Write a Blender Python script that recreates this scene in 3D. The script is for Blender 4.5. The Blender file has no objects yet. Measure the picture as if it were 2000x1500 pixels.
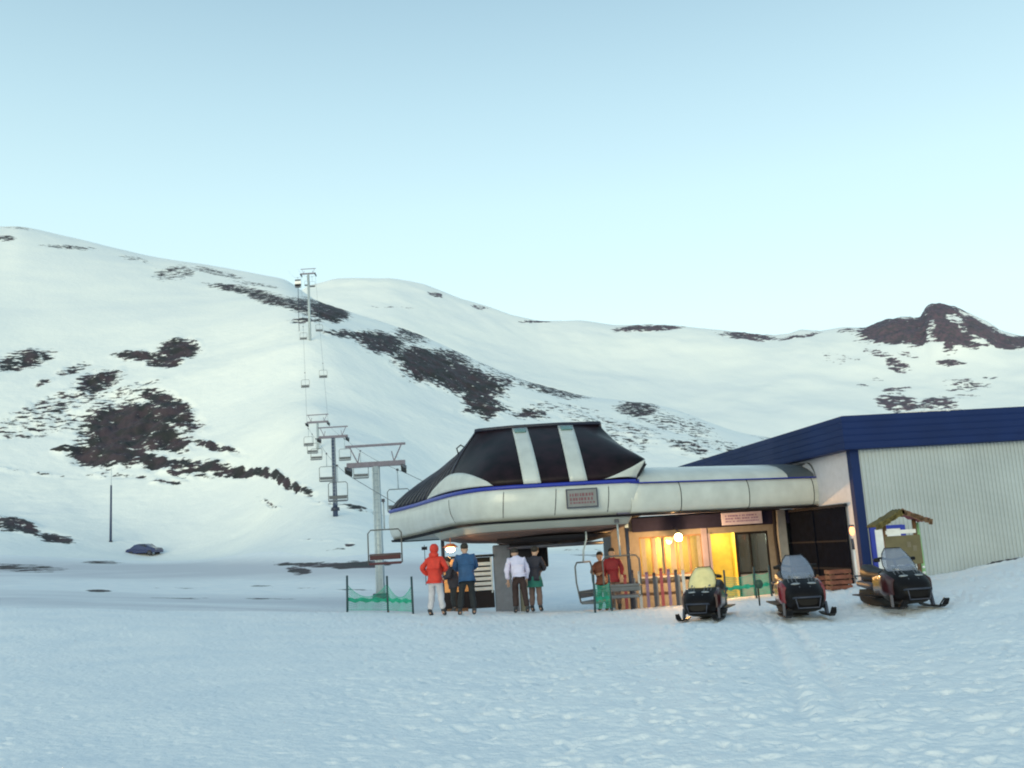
import bpy, bmesh, math, random
import numpy as np
from mathutils import Vector, Matrix, Euler
random.seed(7)
R = math.radians
S = bpy.context.scene
C = S.collection

# ------------------------------------------------------------------ camera
F = 1900.0
CAMZ = 1.6
PITCH = math.atan(325 / F)
ROLL = R(3.5)
_f = Vector((0, math.cos(PITCH), math.sin(PITCH)))
_u0 = Vector((0, -math.sin(PITCH), math.cos(PITCH)))
_x = Vector((1, 0, 0))
CR = _x * math.cos(ROLL) - _u0 * math.sin(ROLL)
CU = _u0 * math.cos(ROLL) + _x * math.sin(ROLL)
CF = _f
cam_d = bpy.data.cameras.new('camera')
cam = bpy.data.objects.new('camera', cam_d)
C.objects.link(cam)
cam.matrix_world = Matrix(((CR.x, CU.x, -CF.x, 0), (CR.y, CU.y, -CF.y, 0), (CR.z, CU.z, -CF.z, CAMZ), (0, 0, 0, 1)))
cam_d.sensor_width = 36
cam_d.lens = 36 * F / 2000
cam_d.clip_start = 0.05
cam_d.clip_end = 6000
S.camera = cam
S.render.resolution_x, S.render.resolution_y = 1024, 768
# ------------------------------------------------------------------ world, sun, exposure
SUN_EL, SUN_AZ = R(7.5), R(200)       # azimuth from +Y, clockwise: the glow of the low sun comes from behind the camera
W = bpy.data.worlds.new('World')
S.world = W
W.use_nodes = True
wn, wl = W.node_tree.nodes, W.node_tree.links
wn.clear()
wo = wn.new('ShaderNodeOutputWorld')
bg = wn.new('ShaderNodeBackground')
bg.inputs['Strength'].default_value = 0.12
sky = wn.new('ShaderNodeTexSky')
sky.sky_type = 'NISHITA'
sky.sun_disc = False
sky.sun_elevation = SUN_EL
sky.sun_rotation = SUN_AZ
sky.altitude = 1500
sky.air_density = 1.0
sky.dust_density = 0.3
sky.ozone_density = 1.5
# pale twilight band over the horizon, mixed with the physical sky
wtc = wn.new('ShaderNodeTexCoord')
wsp = wn.new('ShaderNodeSeparateXYZ')
wl.new(wtc.outputs['Generated'], wsp.inputs[0])
wr = wn.new('ShaderNodeValToRGB')
SKYK = 4.0
els = [(0.0, (2.45, 3.1, 2.95)), (.22, (2.5, 3.15, 3.0)), (.34, (2.15, 2.95, 3.0)), (.43, (1.75, 2.5, 2.7)), (.53, (1.3, 1.95, 2.25)), (.75, (.98, 1.58, 2.02)), (1.0, (.86, 1.40, 1.86))]
while len(wr.color_ramp.elements) < len(els):
    wr.color_ramp.elements.new(.5)
for e, (p_, c_) in zip(wr.color_ramp.elements, els):
    e.position = p_
    e.color = (*[v / SKYK for v in c_], 1)
wl.new(wsp.outputs['Z'], wr.inputs[0])
sc0 = wn.new('ShaderNodeVectorMath')
sc0.operation = 'SCALE'
sc0.inputs['Scale'].default_value = SKYK
wl.new(wr.outputs[0], sc0.inputs[0])
tint = wn.new('ShaderNodeMixRGB')
tint.inputs[0].default_value = .82
wl.new(sky.outputs[0], tint.inputs[1])
wl.new(sc0.outputs[0], tint.inputs[2])
wl.new(tint.outputs[0], bg.inputs[0])
wl.new(bg.outputs[0], wo.inputs[0])
sd = bpy.data.lights.new('sun', 'SUN')
sun = bpy.data.objects.new('sun', sd)
C.objects.link(sun)
sd.energy = 0.8
sd.angle = R(40)
sd.color = (1.0, 0.90, 0.56)
_sdir = Vector((math.sin(SUN_AZ) * math.cos(SUN_EL), math.cos(SUN_AZ) * math.cos(SUN_EL), math.sin(SUN_EL)))
sun.rotation_euler = _sdir.to_track_quat('Z', 'Y').to_euler()
S.view_settings.view_transform = 'Standard'
S.view_settings.look = 'None'
S.view_settings.gamma = 1
S.view_settings.exposure = 1.5
S.cycles.pixel_filter_type = 'BLACKMAN_HARRIS'
S.cycles.filter_width = 2.0
S.cycles.max_bounces = 6
S.cycles.use_denoising = True


# ------------------------------------------------------------------ pixel helpers (photo pixels, 2000 x 1500)
def ray(px, py):
    return CF + CR * ((px - 1000) / F) + CU * ((750 - py) / F)


def P(px, py, D):
    d = ray(px, py)
    t = D / d.y
    return Vector((d.x * t, D, CAMZ + d.z * t))


def G(px, D, z):
    """point seen in column px, at distance D and height z"""
    u = (px - 1000) / F
    a = CF + CR * u
    m = np.array([[a.y, CU.y], [a.z, CU.z]])
    t, w = np.linalg.solve(m, np.array([D, z - CAMZ]))
    return Vector((a.x * t + CU.x * w, D, z))


def az_tan(px, py):
    d = ray(px, py)
    return math.atan2(d.x, d.y), d.z / math.hypot(d.x, d.y)


def to_px(x, y, z):
    z = z - CAMZ
    w = x * CF.x + y * CF.y + z * CF.z
    a = x * CR.x + y * CR.y + z * CR.z
    b = x * CU.x + y * CU.y + z * CU.z
    return 1000 + F * a / w, 750 - F * b / w


# ------------------------------------------------------------------ numpy noise
def _h(ix, iy, s):
    n = (ix.astype(np.int64) * 374761393 + iy.astype(np.int64) * 668265263 + s * 974711) & 0x7fffffff
    n = ((n ^ (n >> 13)) * 1274126177) & 0x7fffffff
    n = n ^ (n >> 16)
    return (n & 0xffff) / 65535.0


def vn(x, y, s=0):
    ix, iy = np.floor(x), np.floor(y)
    fx, fy = x - ix, y - iy
    fx, fy = fx * fx * (3 - 2 * fx), fy * fy * (3 - 2 * fy)
    a, b = _h(ix, iy, s), _h(ix + 1, iy, s)
    c, d = _h(ix, iy + 1, s), _h(ix + 1, iy + 1, s)
    return (a * (1 - fx) + b * fx) * (1 - fy) + (c * (1 - fx) + d * fx) * fy - 0.5


def fbm(x, y, s=0, o=4):
    r, a = 0, 1.0
    for k in range(o):
        r = r + a * vn(x * 2 ** k + 17.3 * k, y * 2 ** k - 9.1 * k, s + k)
        a *= 0.5
    return r


def dimples(x, y, cell, rad, depth, s, prob=0.6):
    ix, iy = np.floor(x / cell), np.floor(y / cell)
    out = np.zeros_like(x)
    for i in (-1, 0, 1):
        for j in (-1, 0, 1):
            cx, cy = ix + i, iy + j
            on = _h(cx, cy, s) < prob
            px = (cx + _h(cx, cy, s + 1)) * cell
            py = (cy + _h(cx, cy, s + 2)) * cell
            a = _h(cx, cy, s + 3) * 3.1
            dx, dy = x - px, y - py
            u, v = dx * np.cos(a) + dy * np.sin(a), -dx * np.sin(a) + dy * np.cos(a)
            rr = np.sqrt((u / rad) ** 2 + (v / (rad * 1.9)) ** 2)
            out -= on * depth * (0.4 + 0.9 * _h(cx, cy, s + 4)) * (np.exp(-rr ** 2 * 1.5) - 0.12 * np.exp(-((rr - 1.6) ** 2) * 4))
    return out


# ------------------------------------------------------------------ terrain profile
def curve(pts, r, mode='y', sig=1.1):
    """-> arrays az, r, z for a control curve given as (px, value[, r])"""
    A, RR, Z = [], [], []
    for p in pts:
        rr = p[2] if len(p) > 2 else r
        if mode == 'y':
            a, t = az_tan(p[0], p[1])
            z = CAMZ + t * rr
        else:
            a, t = az_tan(p[0], 1080)
            z = p[1]
        A.append(a), RR.append(rr), Z.append(z)
    ga = np.radians(np.arange(-70, 70.01, .1))
    k = np.exp(-.5 * (np.arange(-80, 81) * .1 / sig) ** 2)
    k /= k.sum()

    def sm(v):
        return np.convolve(np.pad(np.interp(ga, A, v), 80, mode='edge'), k, 'valid')
    return ga, sm(RR), sm(Z)


CURVES = [
    curve([(0, .02), (2000, 0)], 0.0, 'z'),
    curve([(0, .12), (1000, 0), (2000, 0)], 6, 'z'),
    curve([(0, .45), (600, .15), (1000, -.03), (1750, -.12), (2000, .15)], 18, 'z'),
    curve([(0, 1186), (340, 1192), (680, 1198), (1000, 1199), (1200, 1195), (1300, 1192), (1500, 1174), (1650, 1152),
           (1720, 1142), (1880, 1130), (1950, 1108), (2100, 1100)], 26),
    curve([(0, 1181), (400, 1187), (680, 1204), (1000, 1204), (1200, 1190), (1300, 1180), (1500, 1160), (1700, 1130), (2000, 1110)], 36),
    curve([(0, 1166), (400, 1172), (742, 1170), (1000, 1165), (1300, 1150), (2000, 1110)], 50),
    curve([(0, 1128), (300, 1130), (480, 1122), (600, 1112), (700, 1100), (1000, 1110), (2000, 1090)], 72),
    curve([(0, 1108), (280, 1104), (450, 1093), (560, 1045), (655, 981), (760, 1005), (850, 1048), (1000, 1080), (1200, 1080), (2000, 1040)], 99),
    curve([(0, 1060), (120, 1078), (213, 1084), (282, 1094), (400, 1082), (500, 1040), (560, 940), (623, 882), (760, 915), (900, 1010), (1000, 1050), (1200, 1050), (2000, 1000)], 128),
    curve([(0, 975), (200, 960), (400, 900), (600, 775), (700, 800), (900, 880), (1200, 950), (2000, 980)], 160),
    curve([(0, 800), (200, 790), (400, 730), (600, 647), (700, 690), (900, 790), (1200, 870), (1500, 900), (2000, 960)], 195),
    curve([(0, 610), (200, 600), (400, 590), (560, 572), (640, 598), (730, 625), (820, 655), (900, 690), (1000, 735),
           (1130, 772), (1300, 795), (1450, 850), (2000, 930)], 262, sig=.5),
    curve([(0, 464), (40, 462), (90, 473), (180, 495), (300, 526), (400, 542), (480, 557), (560, 575), (640, 640), (820, 700), (1000, 790), (2000, 950)], 380, sig=.3),
    curve([(0, 20), (2000, -10)], 520, 'z'),
]
MCURVES = [
    curve([(0, 5), (2000, 0)], 400, 'z'),
    curve([(0, 760), (600, 760), (1000, 830), (1300, 880), (2000, 900)], 500),
    curve([(0, 650), (600, 620), (760, 610), (1000, 700), (1300, 745), (1650, 760), (2000, 770)], 650),
    curve([(0, 600), (560, 600), (600, 566), (650, 553), (700, 550), (760, 550), (800, 556), (830, 562), (900, 590), (960, 608), (1000, 622), (1050, 634),
           (1130, 629), (1200, 638), (1320, 641), (1400, 651), (1500, 661), (1540, 656), (1565, 645), (1600, 648), (1650, 640), (1690, 642), (1730, 628),
           (1760, 624), (1800, 624), (1806, 606), (1818, 597), (1845, 596), (1862, 601), (1890, 614), (1930, 630), (1955, 648), (2000, 660), (2100, 670)], 800, sig=.12),
    curve([(0, 40), (2000, 30)], 1000, 'z'),
]


def terrain(curves, az, r):
    """az, r arrays (n,) -> z, monotone cubic along r"""
    rs = np.stack([np.interp(az, c[0], c[1]) for c in curves])
    zs = np.stack([np.interp(az, c[0], c[2]) for c in curves])
    h = rs[1:] - rs[:-1]
    d = (zs[1:] - zs[:-1]) / h
    m = np.zeros_like(zs)
    w1, w2 = 2 * h[1:] + h[:-1], h[1:] + 2 * h[:-1]
    same = d[1:] * d[:-1] > 0
    with np.errstate(all='ignore'):
        hm = (w1 + w2) / (w1 / d[:-1] + w2 / d[1:])
    m[1:-1] = np.where(same, hm, 0)
    m[0], m[-1] = d[0], d[-1]
    k = np.clip((rs[1:-1] <= r[None]).sum(0), 0, len(curves) - 2)
    i = np.arange(len(r))
    r0, hh = rs[k, i], h[k, i]
    t = np.clip((r - r0) / hh, 0, 1)
    t2, t3 = t * t, t * t * t
    return (2 * t3 - 3 * t2 + 1) * zs[k, i] + (t3 - 2 * t2 + t) * hh * m[k, i] + (-2 * t3 + 3 * t2) * zs[k + 1, i] + (t3 - t2) * hh * m[k + 1, i]


def H(x, y):
    return float(terrain(CURVES, np.array([math.atan2(x, y)]), np.array([math.hypot(x, y)]))[0])


# rock patches: px, py, half width, half height, slant degrees, strength
ROCKS = [
    (1962, 1102, 50, 5, -6, .62),
    (10, 468, 20, 6, 0, .7), (135, 484, 52, 4, 3, .62), (35, 447, 28, 3, 5, .5), (340, 533, 38, 12, -5, .58), (425, 533, 50, 5, 12, .6), (262, 506, 30, 4, 10, .5),
    (470, 566, 60, 7, 10, .75), (545, 588, 60, 10, 13, .8), (640, 608, 38, 17, 10, .95), (595, 628, 28, 5, 0, .7), (600, 600, 40, 14, 12, .8),
    (500, 556, 50, 4, 8, .5), (690, 604, 52, 5, 10, .78), (755, 624, 50, 7, 15, .78), (805, 652, 30, 6, 14, .8),
    (690, 657, 50, 8, 3, .8), (745, 672, 45, 20, 14, .95), (790, 660, 45, 8, 10, .6), (765, 695, 40, 8, 8, .62),
    (840, 718, 62, 28, 18, 1.0), (900, 742, 75, 26, 16, 1.0), (940, 785, 36, 22, 25, .9), (950, 800, 42, 8, 0, .8), (880, 700, 40, 14, 15, .8),
    (960, 745, 45, 12, 8, .7), (1000, 722, 70, 22, 18, .52), (1040, 750, 60, 12, 12, .56), (1085, 762, 60, 12, 10, .72), (1035, 810, 34, 9, 3, .72),
    (1100, 800, 60, 10, 5, .45), (1245, 797, 38, 12, 3, .78), (1280, 812, 60, 12, 10, .5), (1160, 820, 60, 10, 5, .48), (1230, 850, 60, 30, 10, .47),
    (1365, 802, 40, 12, 14, .6), (1420, 825, 40, 10, 20, .52), (1330, 830, 60, 16, 14, .5), (1345, 882, 36, 10, 12, .66), (1400, 870, 60, 14, 15, .48),
    (1500, 850, 60, 12, 15, .45), (1170, 860, 60, 20, 10, .45),
    (45, 705, 52, 15, -12, .78), (140, 722, 30, 9, -20, .66), (190, 748, 44, 20, -22, .85), (85, 750, 18, 5, -20, .6),
    (270, 692, 42, 8, 0, .85), (350, 678, 34, 16, -5, 1.0), (322, 703, 30, 14, 0, .9),
    (330, 795, 45, 18, 25, .85), (250, 842, 84, 44, -8, 1.0), (340, 826, 50, 18, 12, .9), (215, 896, 68, 22, 3, 1.0), (300, 865, 64, 22, 8, .95),
    (420, 882, 50, 7, 16, .8), (350, 918, 90, 12, 5, .9), (460, 936, 80, 10, 8, .9), (555, 951, 46, 7, 6, .9), (140, 889, 35, 5, 2, .85),
    (110, 800, 110, 16, -12, .55), (100, 830, 110, 14, -8, .5), (120, 780, 90, 12, -16, .5), (250, 770, 60, 10, -15, .5), (60, 850, 70, 10, -5, .45),
    (330, 955, 26, 6, 0, .7), (360, 938, 50, 6, 8, .6), (230, 938, 50, 5, 5, .55), (525, 993, 18, 3, 0, .55), (60, 928, 80, 2.5, 6, .45),
    (25, 1030, 44, 15, 12, .82), (90, 1055, 55, 9, 14, .8), (140, 1068, 16, 4, 5, .6), (45, 1107, 68, 7, 2, .72), (200, 1097, 32, 3, 0, .62),
    (190, 1152, 22, 2.5, 0, .6), (350, 1147, 50, 2.5, 0, .46), (620, 1104, 70, 5, 2, .8), (700, 1103, 60, 6, 0, .8), (582, 1115, 22, 6, 0, .75), (535, 1100, 6, 4, 0, .7), (560, 1100, 8, 4, 0, .7),
    (683, 1063, 8, 5, 0, .85), (650, 1072, 30, 3, 0, .4), (690, 975, 60, 4, 5, .5), (1100, 1068, 60, 3, 0, .5), (1160, 1085, 40, 3, 0, .5),
    (640, 1050, 40, 2, 0, .42), (450, 1168, 180, 2, 0, .42), (590, 1145, 120, 2, 2, .4),
]
MROCKS = [
    (850, 573, 14, 4, 15, .8), (935, 602, 16, 3, 12, .7), (1045, 631, 28, 2.5, 0, .7), (1265, 641, 58, 5, 0, .9), (1465, 659, 46, 7, 3, .85), (1420, 655, 20, 4, 0, .6),
    (1560, 654, 40, 3.5, -12, .7), (1655, 642, 20, 3, -5, .6),
    (1745, 645, 58, 20, -2, 1.1), (1800, 645, 50, 24, 0, 1.1), (1840, 635, 40, 40, 0, 1.2), (1890, 645, 52, 26, 12, 1.1), (1950, 664, 50, 12, 12, 1.0), (2010, 668, 60, 10, 5, .95),
    (1720, 690, 36, 6, 12, .6), (1752, 712, 22, 12, 10, .7), (1775, 690, 20, 5, 5, .5), (1855, 705, 30, 6, 8, .75), (1700, 660, 30, 8, 0, .55), (1715, 742, 12, 4, 0, .6),
    (1690, 758, 14, 4, 0, .55), (1755, 790, 38, 14, 5, .8), (1830, 790, 42, 10, -3, .72), (1750, 765, 26, 6, -10, .6), (1890, 752, 50, 9, 5, .55), (1880, 765, 30, 4, 0, .6), (1870, 780, 40, 5, 0, .45),
    (1940, 742, 16, 4, 0, .55), (760, 600, 60, 2, 3, .4), (1640, 700, 40, 12, 3, .38),
]
# snow lying on the butte
MSNOW = [(1820, 645, 9, 20, 0, .6), (1826, 672, 16, 10, 0, .8), (1862, 622, 14, 7, 15, .8), (1880, 640, 8, 8, 0, .5), (1910, 662, 14, 6, 10, .6), (1935, 630, 30, 4, 20, .5)]


def patches(px, py, lst):
    out = np.zeros_like(px)
    for (cx, cy, rx, ry, sl, st) in lst:
        m = (np.abs(px - cx) < 2.2 * (rx + ry)) & (np.abs(py - cy) < 2.2 * (ry + rx * abs(math.sin(R(sl)))) + 4)
        if not m.any():
            continue
        dx, dy = px[m] - cx, py[m] - cy
        c, s = math.cos(R(sl)), math.sin(R(sl))
        u, v = (dx * c + dy * s) / rx, (-dx * s + dy * c) / ry
        d = u * u + v * v
        out[m] = np.maximum(out[m], st * np.clip(1.25 - 0.5 * d, 0, 1))
    return out


# ------------------------------------------------------------------ materials
def mat(name, col, rough=.6, metal=0, var=.06, vscale=6, bump=0, bscale=60, emit=None, estr=0, alpha=1, trans=0, coat=0, spec=.5):
    m = bpy.data.materials.new(name)
    m.use_nodes = True
    n, l = m.node_tree.nodes, m.node_tree.links
    b = n['Principled BSDF']
    b.inputs['Roughness'].default_value = rough
    b.inputs['Metallic'].default_value = metal
    b.inputs['Alpha'].default_value = alpha
    b.inputs['Transmission Weight'].default_value = trans
    b.inputs['Coat Weight'].default_value = coat
    b.inputs['Specular IOR Level'].default_value = spec
    tc = n.new('ShaderNodeTexCoord')
    no = n.new('ShaderNodeTexNoise')
    no.inputs['Scale'].default_value = vscale
    no.inputs['Detail'].default_value = 5
    l.new(tc.outputs['Object'], no.inputs['Vector'])
    mr = n.new('ShaderNodeMapRange')
    mr.inputs['From Min'].default_value = .25
    mr.inputs['From Max'].default_value = .75
    mr.inputs['To Min'].default_value = 1 - var * 2
    mr.inputs['To Max'].default_value = 1 + var * 2
    l.new(no.outputs['Fac'], mr.inputs['Value'])
    mx = n.new('ShaderNodeMixRGB')
    mx.blend_type = 'MULTIPLY'
    mx.inputs[0].default_value = 1
    mx.inputs[1].default_value = (*col, 1)
    l.new(mr.outputs[0], mx.inputs[2])
    l.new(mx.outputs[0], b.inputs['Base Color'])
    if bump:
        nb = n.new('ShaderNodeTexNoise')
        nb.inputs['Scale'].default_value = bscale
        l.new(tc.outputs['Object'], nb.inputs['Vector'])
        bm = n.new('ShaderNodeBump')
        bm.inputs['Strength'].default_value = bump
        bm.inputs['Distance'].default_value = .02
        l.new(nb.outputs['Fac'], bm.inputs['Height'])
        l.new(bm.outputs[0], b.inputs['Normal'])
    if emit:
        b.inputs['Emission Color'].default_value = (*emit, 1)
        b.inputs['Emission Strength'].default_value = estr
    return m


def snow_mat(name, near, rockcol=(.065, .046, .055), rockcol2=(.035, .035, .035), sc=(1.0, 1.0, 3.0), k=1.2):
    m = bpy.data.materials.new(name)
    m.use_nodes = True
    n, l = m.node_tree.nodes, m.node_tree.links
    b = n['Principled BSDF']
    tc = n.new('ShaderNodeTexCoord')
    at = n.new('ShaderNodeAttribute')
    at.attribute_name = 'rock'
    mp = n.new('ShaderNodeMapping')
    mp.inputs['Scale'].default_value = sc
    l.new(tc.outputs['Object'], mp.inputs['Vector'])
    no = n.new('ShaderNodeTexNoise')
    no.inputs['Scale'].default_value = .5
    no.inputs['Detail'].default_value = 7
    no.inputs['Roughness'].default_value = .62
    l.new(mp.outputs[0], no.inputs['Vector'])
    ms = n.new('ShaderNodeMath')
    ms.operation = 'MULTIPLY_ADD'
    l.new(no.outputs['Fac'], ms.inputs[0])
    ms.inputs[1].default_value = k * 2
    ms.inputs[2].default_value = -k
    ad = n.new('ShaderNodeMath')
    ad.operation = 'ADD'
    l.new(ms.outputs[0], ad.inputs[0])
    l.new(at.outputs['Fac'], ad.inputs[1])
    # only where the patch map is above zero
    gt = n.new('ShaderNodeMapRange')
    gt.inputs['From Min'].default_value = .05
    gt.inputs['From Max'].default_value = .3
    l.new(at.outputs['Fac'], gt.inputs['Value'])
    st = n.new('ShaderNodeMapRange')
    st.inputs['From Min'].default_value = .5
    st.inputs['From Max'].default_value = .66
    l.new(ad.outputs[0], st.inputs['Value'])
    mu = n.new('ShaderNodeMath')
    mu.operation = 'MULTIPLY'
    l.new(gt.outputs[0], mu.inputs[0])
    l.new(st.outputs[0], mu.inputs[1])
    # rock colour
    n2 = n.new('ShaderNodeTexNoise')
    n2.inputs['Scale'].default_value = .35
    n2.inputs['Detail'].default_value = 8
    l.new(tc.outputs['Object'], n2.inputs['Vector'])
    rc = n.new('ShaderNodeMixRGB')
    rc.inputs[1].default_value = (*rockcol, 1)
    rc.inputs[2].default_value = (*rockcol2, 1)
    r2 = n.new('ShaderNodeMapRange')
    r2.inputs['From Min'].default_value = .4
    r2.inputs['From Max'].default_value = .6
    l.new(n2.outputs['Fac'], r2.inputs['Value'])
    l.new(r2.outputs[0], rc.inputs[0])
    # snow colour with faint dirt
    n3 = n.new('ShaderNodeTexNoise')
    n3.inputs['Scale'].default_value = 1.2 if near else .05
    n3.inputs['Detail'].default_value = 8
    l.new(mp.outputs[0] if not near else tc.outputs['Object'], n3.inputs['Vector'])
    r3 = n.new('ShaderNodeMapRange')
    r3.inputs['From Min'].default_value = .3
    r3.inputs['From Max'].default_value = .7
    l.new(n3.outputs['Fac'], r3.inputs['Value'])
    sc_ = n.new('ShaderNodeMixRGB')
    sc_.inputs[1].default_value = (.76, .79, .82, 1) if near else (.79, .81, .81, 1)
    sc_.inputs[2].default_value = (.86, .86, .86, 1) if near else (.88, .88, .84, 1)
    l.new(r3.outputs[0], sc_.inputs[0])
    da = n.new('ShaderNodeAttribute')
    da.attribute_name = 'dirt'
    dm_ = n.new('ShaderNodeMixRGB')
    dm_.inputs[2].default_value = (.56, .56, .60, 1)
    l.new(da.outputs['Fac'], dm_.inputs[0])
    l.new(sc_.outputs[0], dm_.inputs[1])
    mx = n.new('ShaderNodeMixRGB')
    l.new(mu.outputs[0], mx.inputs[0])
    l.new(dm_.outputs[0], mx.inputs[1])
    l.new(rc.outputs[0], mx.inputs[2])
    l.new(mx.outputs[0], b.inputs['Base Color'])
    b.inputs['Roughness'].default_value = .7
    b.inputs['Specular IOR Level'].default_value = .2
    bm = n.new('ShaderNodeBump')
    n4 = n.new('ShaderNodeTexNoise')
    n4.inputs['Scale'].default_value = 12 if near else .8
    n4.inputs['Detail'].default_value = 6
    l.new(tc.outputs['Object'], n4.inputs['Vector'])
    l.new(n4.outputs['Fac'], bm.inputs['Height'])
    bm.inputs['Strength'].default_value = .6 if near else .25
    bm.inputs['Distance'].default_value = .05 if near else .5
    l.new(bm.outputs[0], b.inputs['Normal'])
    return m


M = {
    'snow': snow_mat('trodden_snow', True, sc=(1, 1, 3)),
    'hill': snow_mat('hill_snow', False),
    'mountain': snow_mat('mountain_snow', False, rockcol=(.13, .09, .115), rockcol2=(.08, .075, .09), sc=(.3, .3, .9)),  # paler, purpler rock tones carry the haze of distance
    'white': mat('white_panel', (.50, .52, .50), .35, var=.06, vscale=2.2, coat=.2),
    'white2': mat('white_paint', (.7, .7, .7), .5),
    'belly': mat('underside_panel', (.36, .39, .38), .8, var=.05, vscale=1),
    'roof': mat('dark_brown_dome', (.010, .004, .006), .45, var=.45, vscale=2.5, spec=.2),
    'seam': mat('dark_seam', (.015, .015, .02), .8, spec=.15),
    'navy': mat('navy_trim', (.01, .012, .03), .4),
    'blue': mat('blue_trim', (.015, .03, .30), .4),
    'hblue': mat('blue_fascia', (.004, .017, .085), .6, var=.1, vscale=.8, spec=.25),
    'corr': mat('corrugated_sheet', (.38, .42, .44), .5, metal=.0, var=.06, vscale=.7),
    'side': mat('pale_side_sheet', (.52, .52, .58), .5, var=.04),
    'darkdoor': mat('dark_door', (.003, .005, .012), .9, var=.2, spec=.05),
    'black': mat('black_plastic', (.005, .0035, .004), .45, var=.15, spec=.18),
    'rubber': mat('rubber', (.02, .02, .02), .8),
    'steel': mat('galvanised_steel', (.36, .42, .46), .5, metal=.15, var=.08),
    'dsteel': mat('dark_steel', (.045, .05, .075), .5, metal=.3, var=.1),
    'armsteel': mat('crossarm_steel', (.13, .12, .17), .55, metal=.1, var=.1),
    'slat': mat('pale_blue_slat', (.38, .45, .52), .6),
    'bsteel': mat('blue_grey_steel', (.05, .07, .13), .5, metal=.2),
    'cable': mat('steel_rope', (.12, .13, .14), .5, metal=.4),
    'maroon': mat('maroon_seat', (.07, .02, .03), .6),
    'seatgrey': mat('grey_seat', (.12, .13, .15), .6),
    'rail': mat('dull_rail', (.10, .10, .10), .6),
    'net': mat('green_net', (.03, .38, .26), .8, var=.2),
    'netpost': mat('net_post', (.02, .05, .06), .6),
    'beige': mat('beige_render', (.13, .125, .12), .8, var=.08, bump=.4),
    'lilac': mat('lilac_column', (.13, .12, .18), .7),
    'dfascia': mat('dark_fascia', (.008, .009, .028), .8, var=.1, spec=.15),
    'wood': mat('brown_wood', (.13, .07, .035), .7, var=.2, vscale=9),
    'orangewood': mat('varnished_wood', (.55, .27, .09), .5, var=.12, vscale=5),
    'yellow': mat('yellow_lit_wall', (.75, .60, .12), .7),  # warm room light put into the wall colour
    'room': mat('room_wall', (.45, .45, .40), .8),
    'blind': mat('white_blind', (.75, .70, .60), .7),
    'olive': mat('olive_board', (.12, .10, .05), .7, var=.12, vscale=4),
    'thatch': mat('mossy_roof', (.12, .095, .03), .9, var=.3, vscale=14, bump=.8, bscale=40),
    'redtrim': mat('red_trim', (.22, .02, .04), .6, var=.2),
    'limegreen': mat('pale_green_post', (.28, .50, .24), .6),
    'dgreen': mat('dark_green_post', (.02, .06, .04), .6),
    'skin': mat('skin', (.45, .27, .19), .6),
    'hair': mat('dark_hair', (.02, .014, .01), .7),
    'red': mat('red_jacket', (.55, .035, .02), .75, var=.1, vscale=8, bump=.4, bscale=18),
    'dred': mat('crimson_jacket', (.22, .012, .02), .75, var=.1, bump=.4, bscale=18),
    'bluej': mat('blue_jacket', (.02, .07, .17), .75, var=.12, vscale=8, bump=.4, bscale=18),
    'whitej': mat('white_shirt', (.62, .58, .74), .8, var=.05, bump=.4, bscale=18),
    'darkj': mat('dark_jacket', (.02, .018, .03), .75, var=.1, bump=.4, bscale=18),
    'lightp': mat('pale_grey_trousers', (.48, .46, .50), .8, bump=.4, bscale=14),
    'blackp': mat('black_trousers', (.012, .015, .02), .8, bump=.3, bscale=14),
    'brownp': mat('dark_brown_trousers', (.03, .014, .014), .8, bump=.3, bscale=14),
    'tanp': mat('brown_trousers', (.16, .10, .085), .8, bump=.3, bscale=14),
    'teal': mat('teal_skirt_cloth', (.015, .13, .10), .8, bump=.3, bscale=14),
    'boot': mat('dark_boot', (.03, .03, .035), .5),
    'vis': mat('windshield_plastic', (.24, .28, .38), .15, alpha=.5, var=.02),
    'viswarm': mat('lit_windshield', (.85, .72, .35), .3, alpha=.85, var=.08),  # warm lamplight on the shield put into its colour
    'sredm': mat('red_bodywork', (.16, .01, .015), .25, coat=.6),
    'lens': mat('lamp_lens', (.22, .24, .27), .08),
    'glass': mat('window_glass', (.05, .06, .07), .05, alpha=.35, var=.01),
    'skyglass': mat('skylight_glass', (.10, .20, .19), .25),
    'shadesoffit': mat('shaded_soffit', (.13, .085, .08), .7, var=.1),  # brown stands in for the shade below the pale underside
    'smaroon': mat('dark_maroon_bodywork', (.035, .006, .008), .3, coat=.4),
    'darkglass': mat('dark_glass', (.015, .018, .03), .06, var=.01),
    'carpaint': mat('dark_blue_car_paint', (.012, .02, .09), .25, coat=.6),
    'tail': mat('red_lamp_plastic', (.4, .02, .02), .3),
    'panelgrey': mat('display_panel', (.16, .17, .18), .5),
    'displayred': mat('display_letters', (.14, .05, .07), .5),
    'signl': mat('pale_lilac_sign', (.33, .33, .47), .5),
    'signtxt': mat('sign_lettering', (.16, .12, .26), .6),
    'pillar': mat('grey_pillar', (.22, .23, .25), .7),
    'crate': mat('red_brown_crate', (.16, .05, .03), .7, var=.25),
    'orange': mat('orange_plastic', (.6, .16, .05), .4),
    'lampglow': mat('lamp_glow', (1, .9, .6), .5, emit=(1, .62, .22), estr=25),
    'tube': mat('tube_glow', (1, 1, .8), .5, emit=(1, .95, .6), estr=5),
    'boothglow': mat('booth_lamp_glow', (1, .8, .5), .5, emit=(1, .55, .2), estr=9),
    'amber': mat('amber_glow', (1, .4, .2), .5, emit=(1, .28, .1), estr=1.2),
    'strip': mat('lit_post_top', (.85, .7, .5), .5),  # orange light on the post top, painted as a pale piece
    'pink': mat('pink_jacket', (.6, .2, .25), .8),
    'shrub': mat('red_flag', (.4, .02, .02), .7),
}


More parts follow.
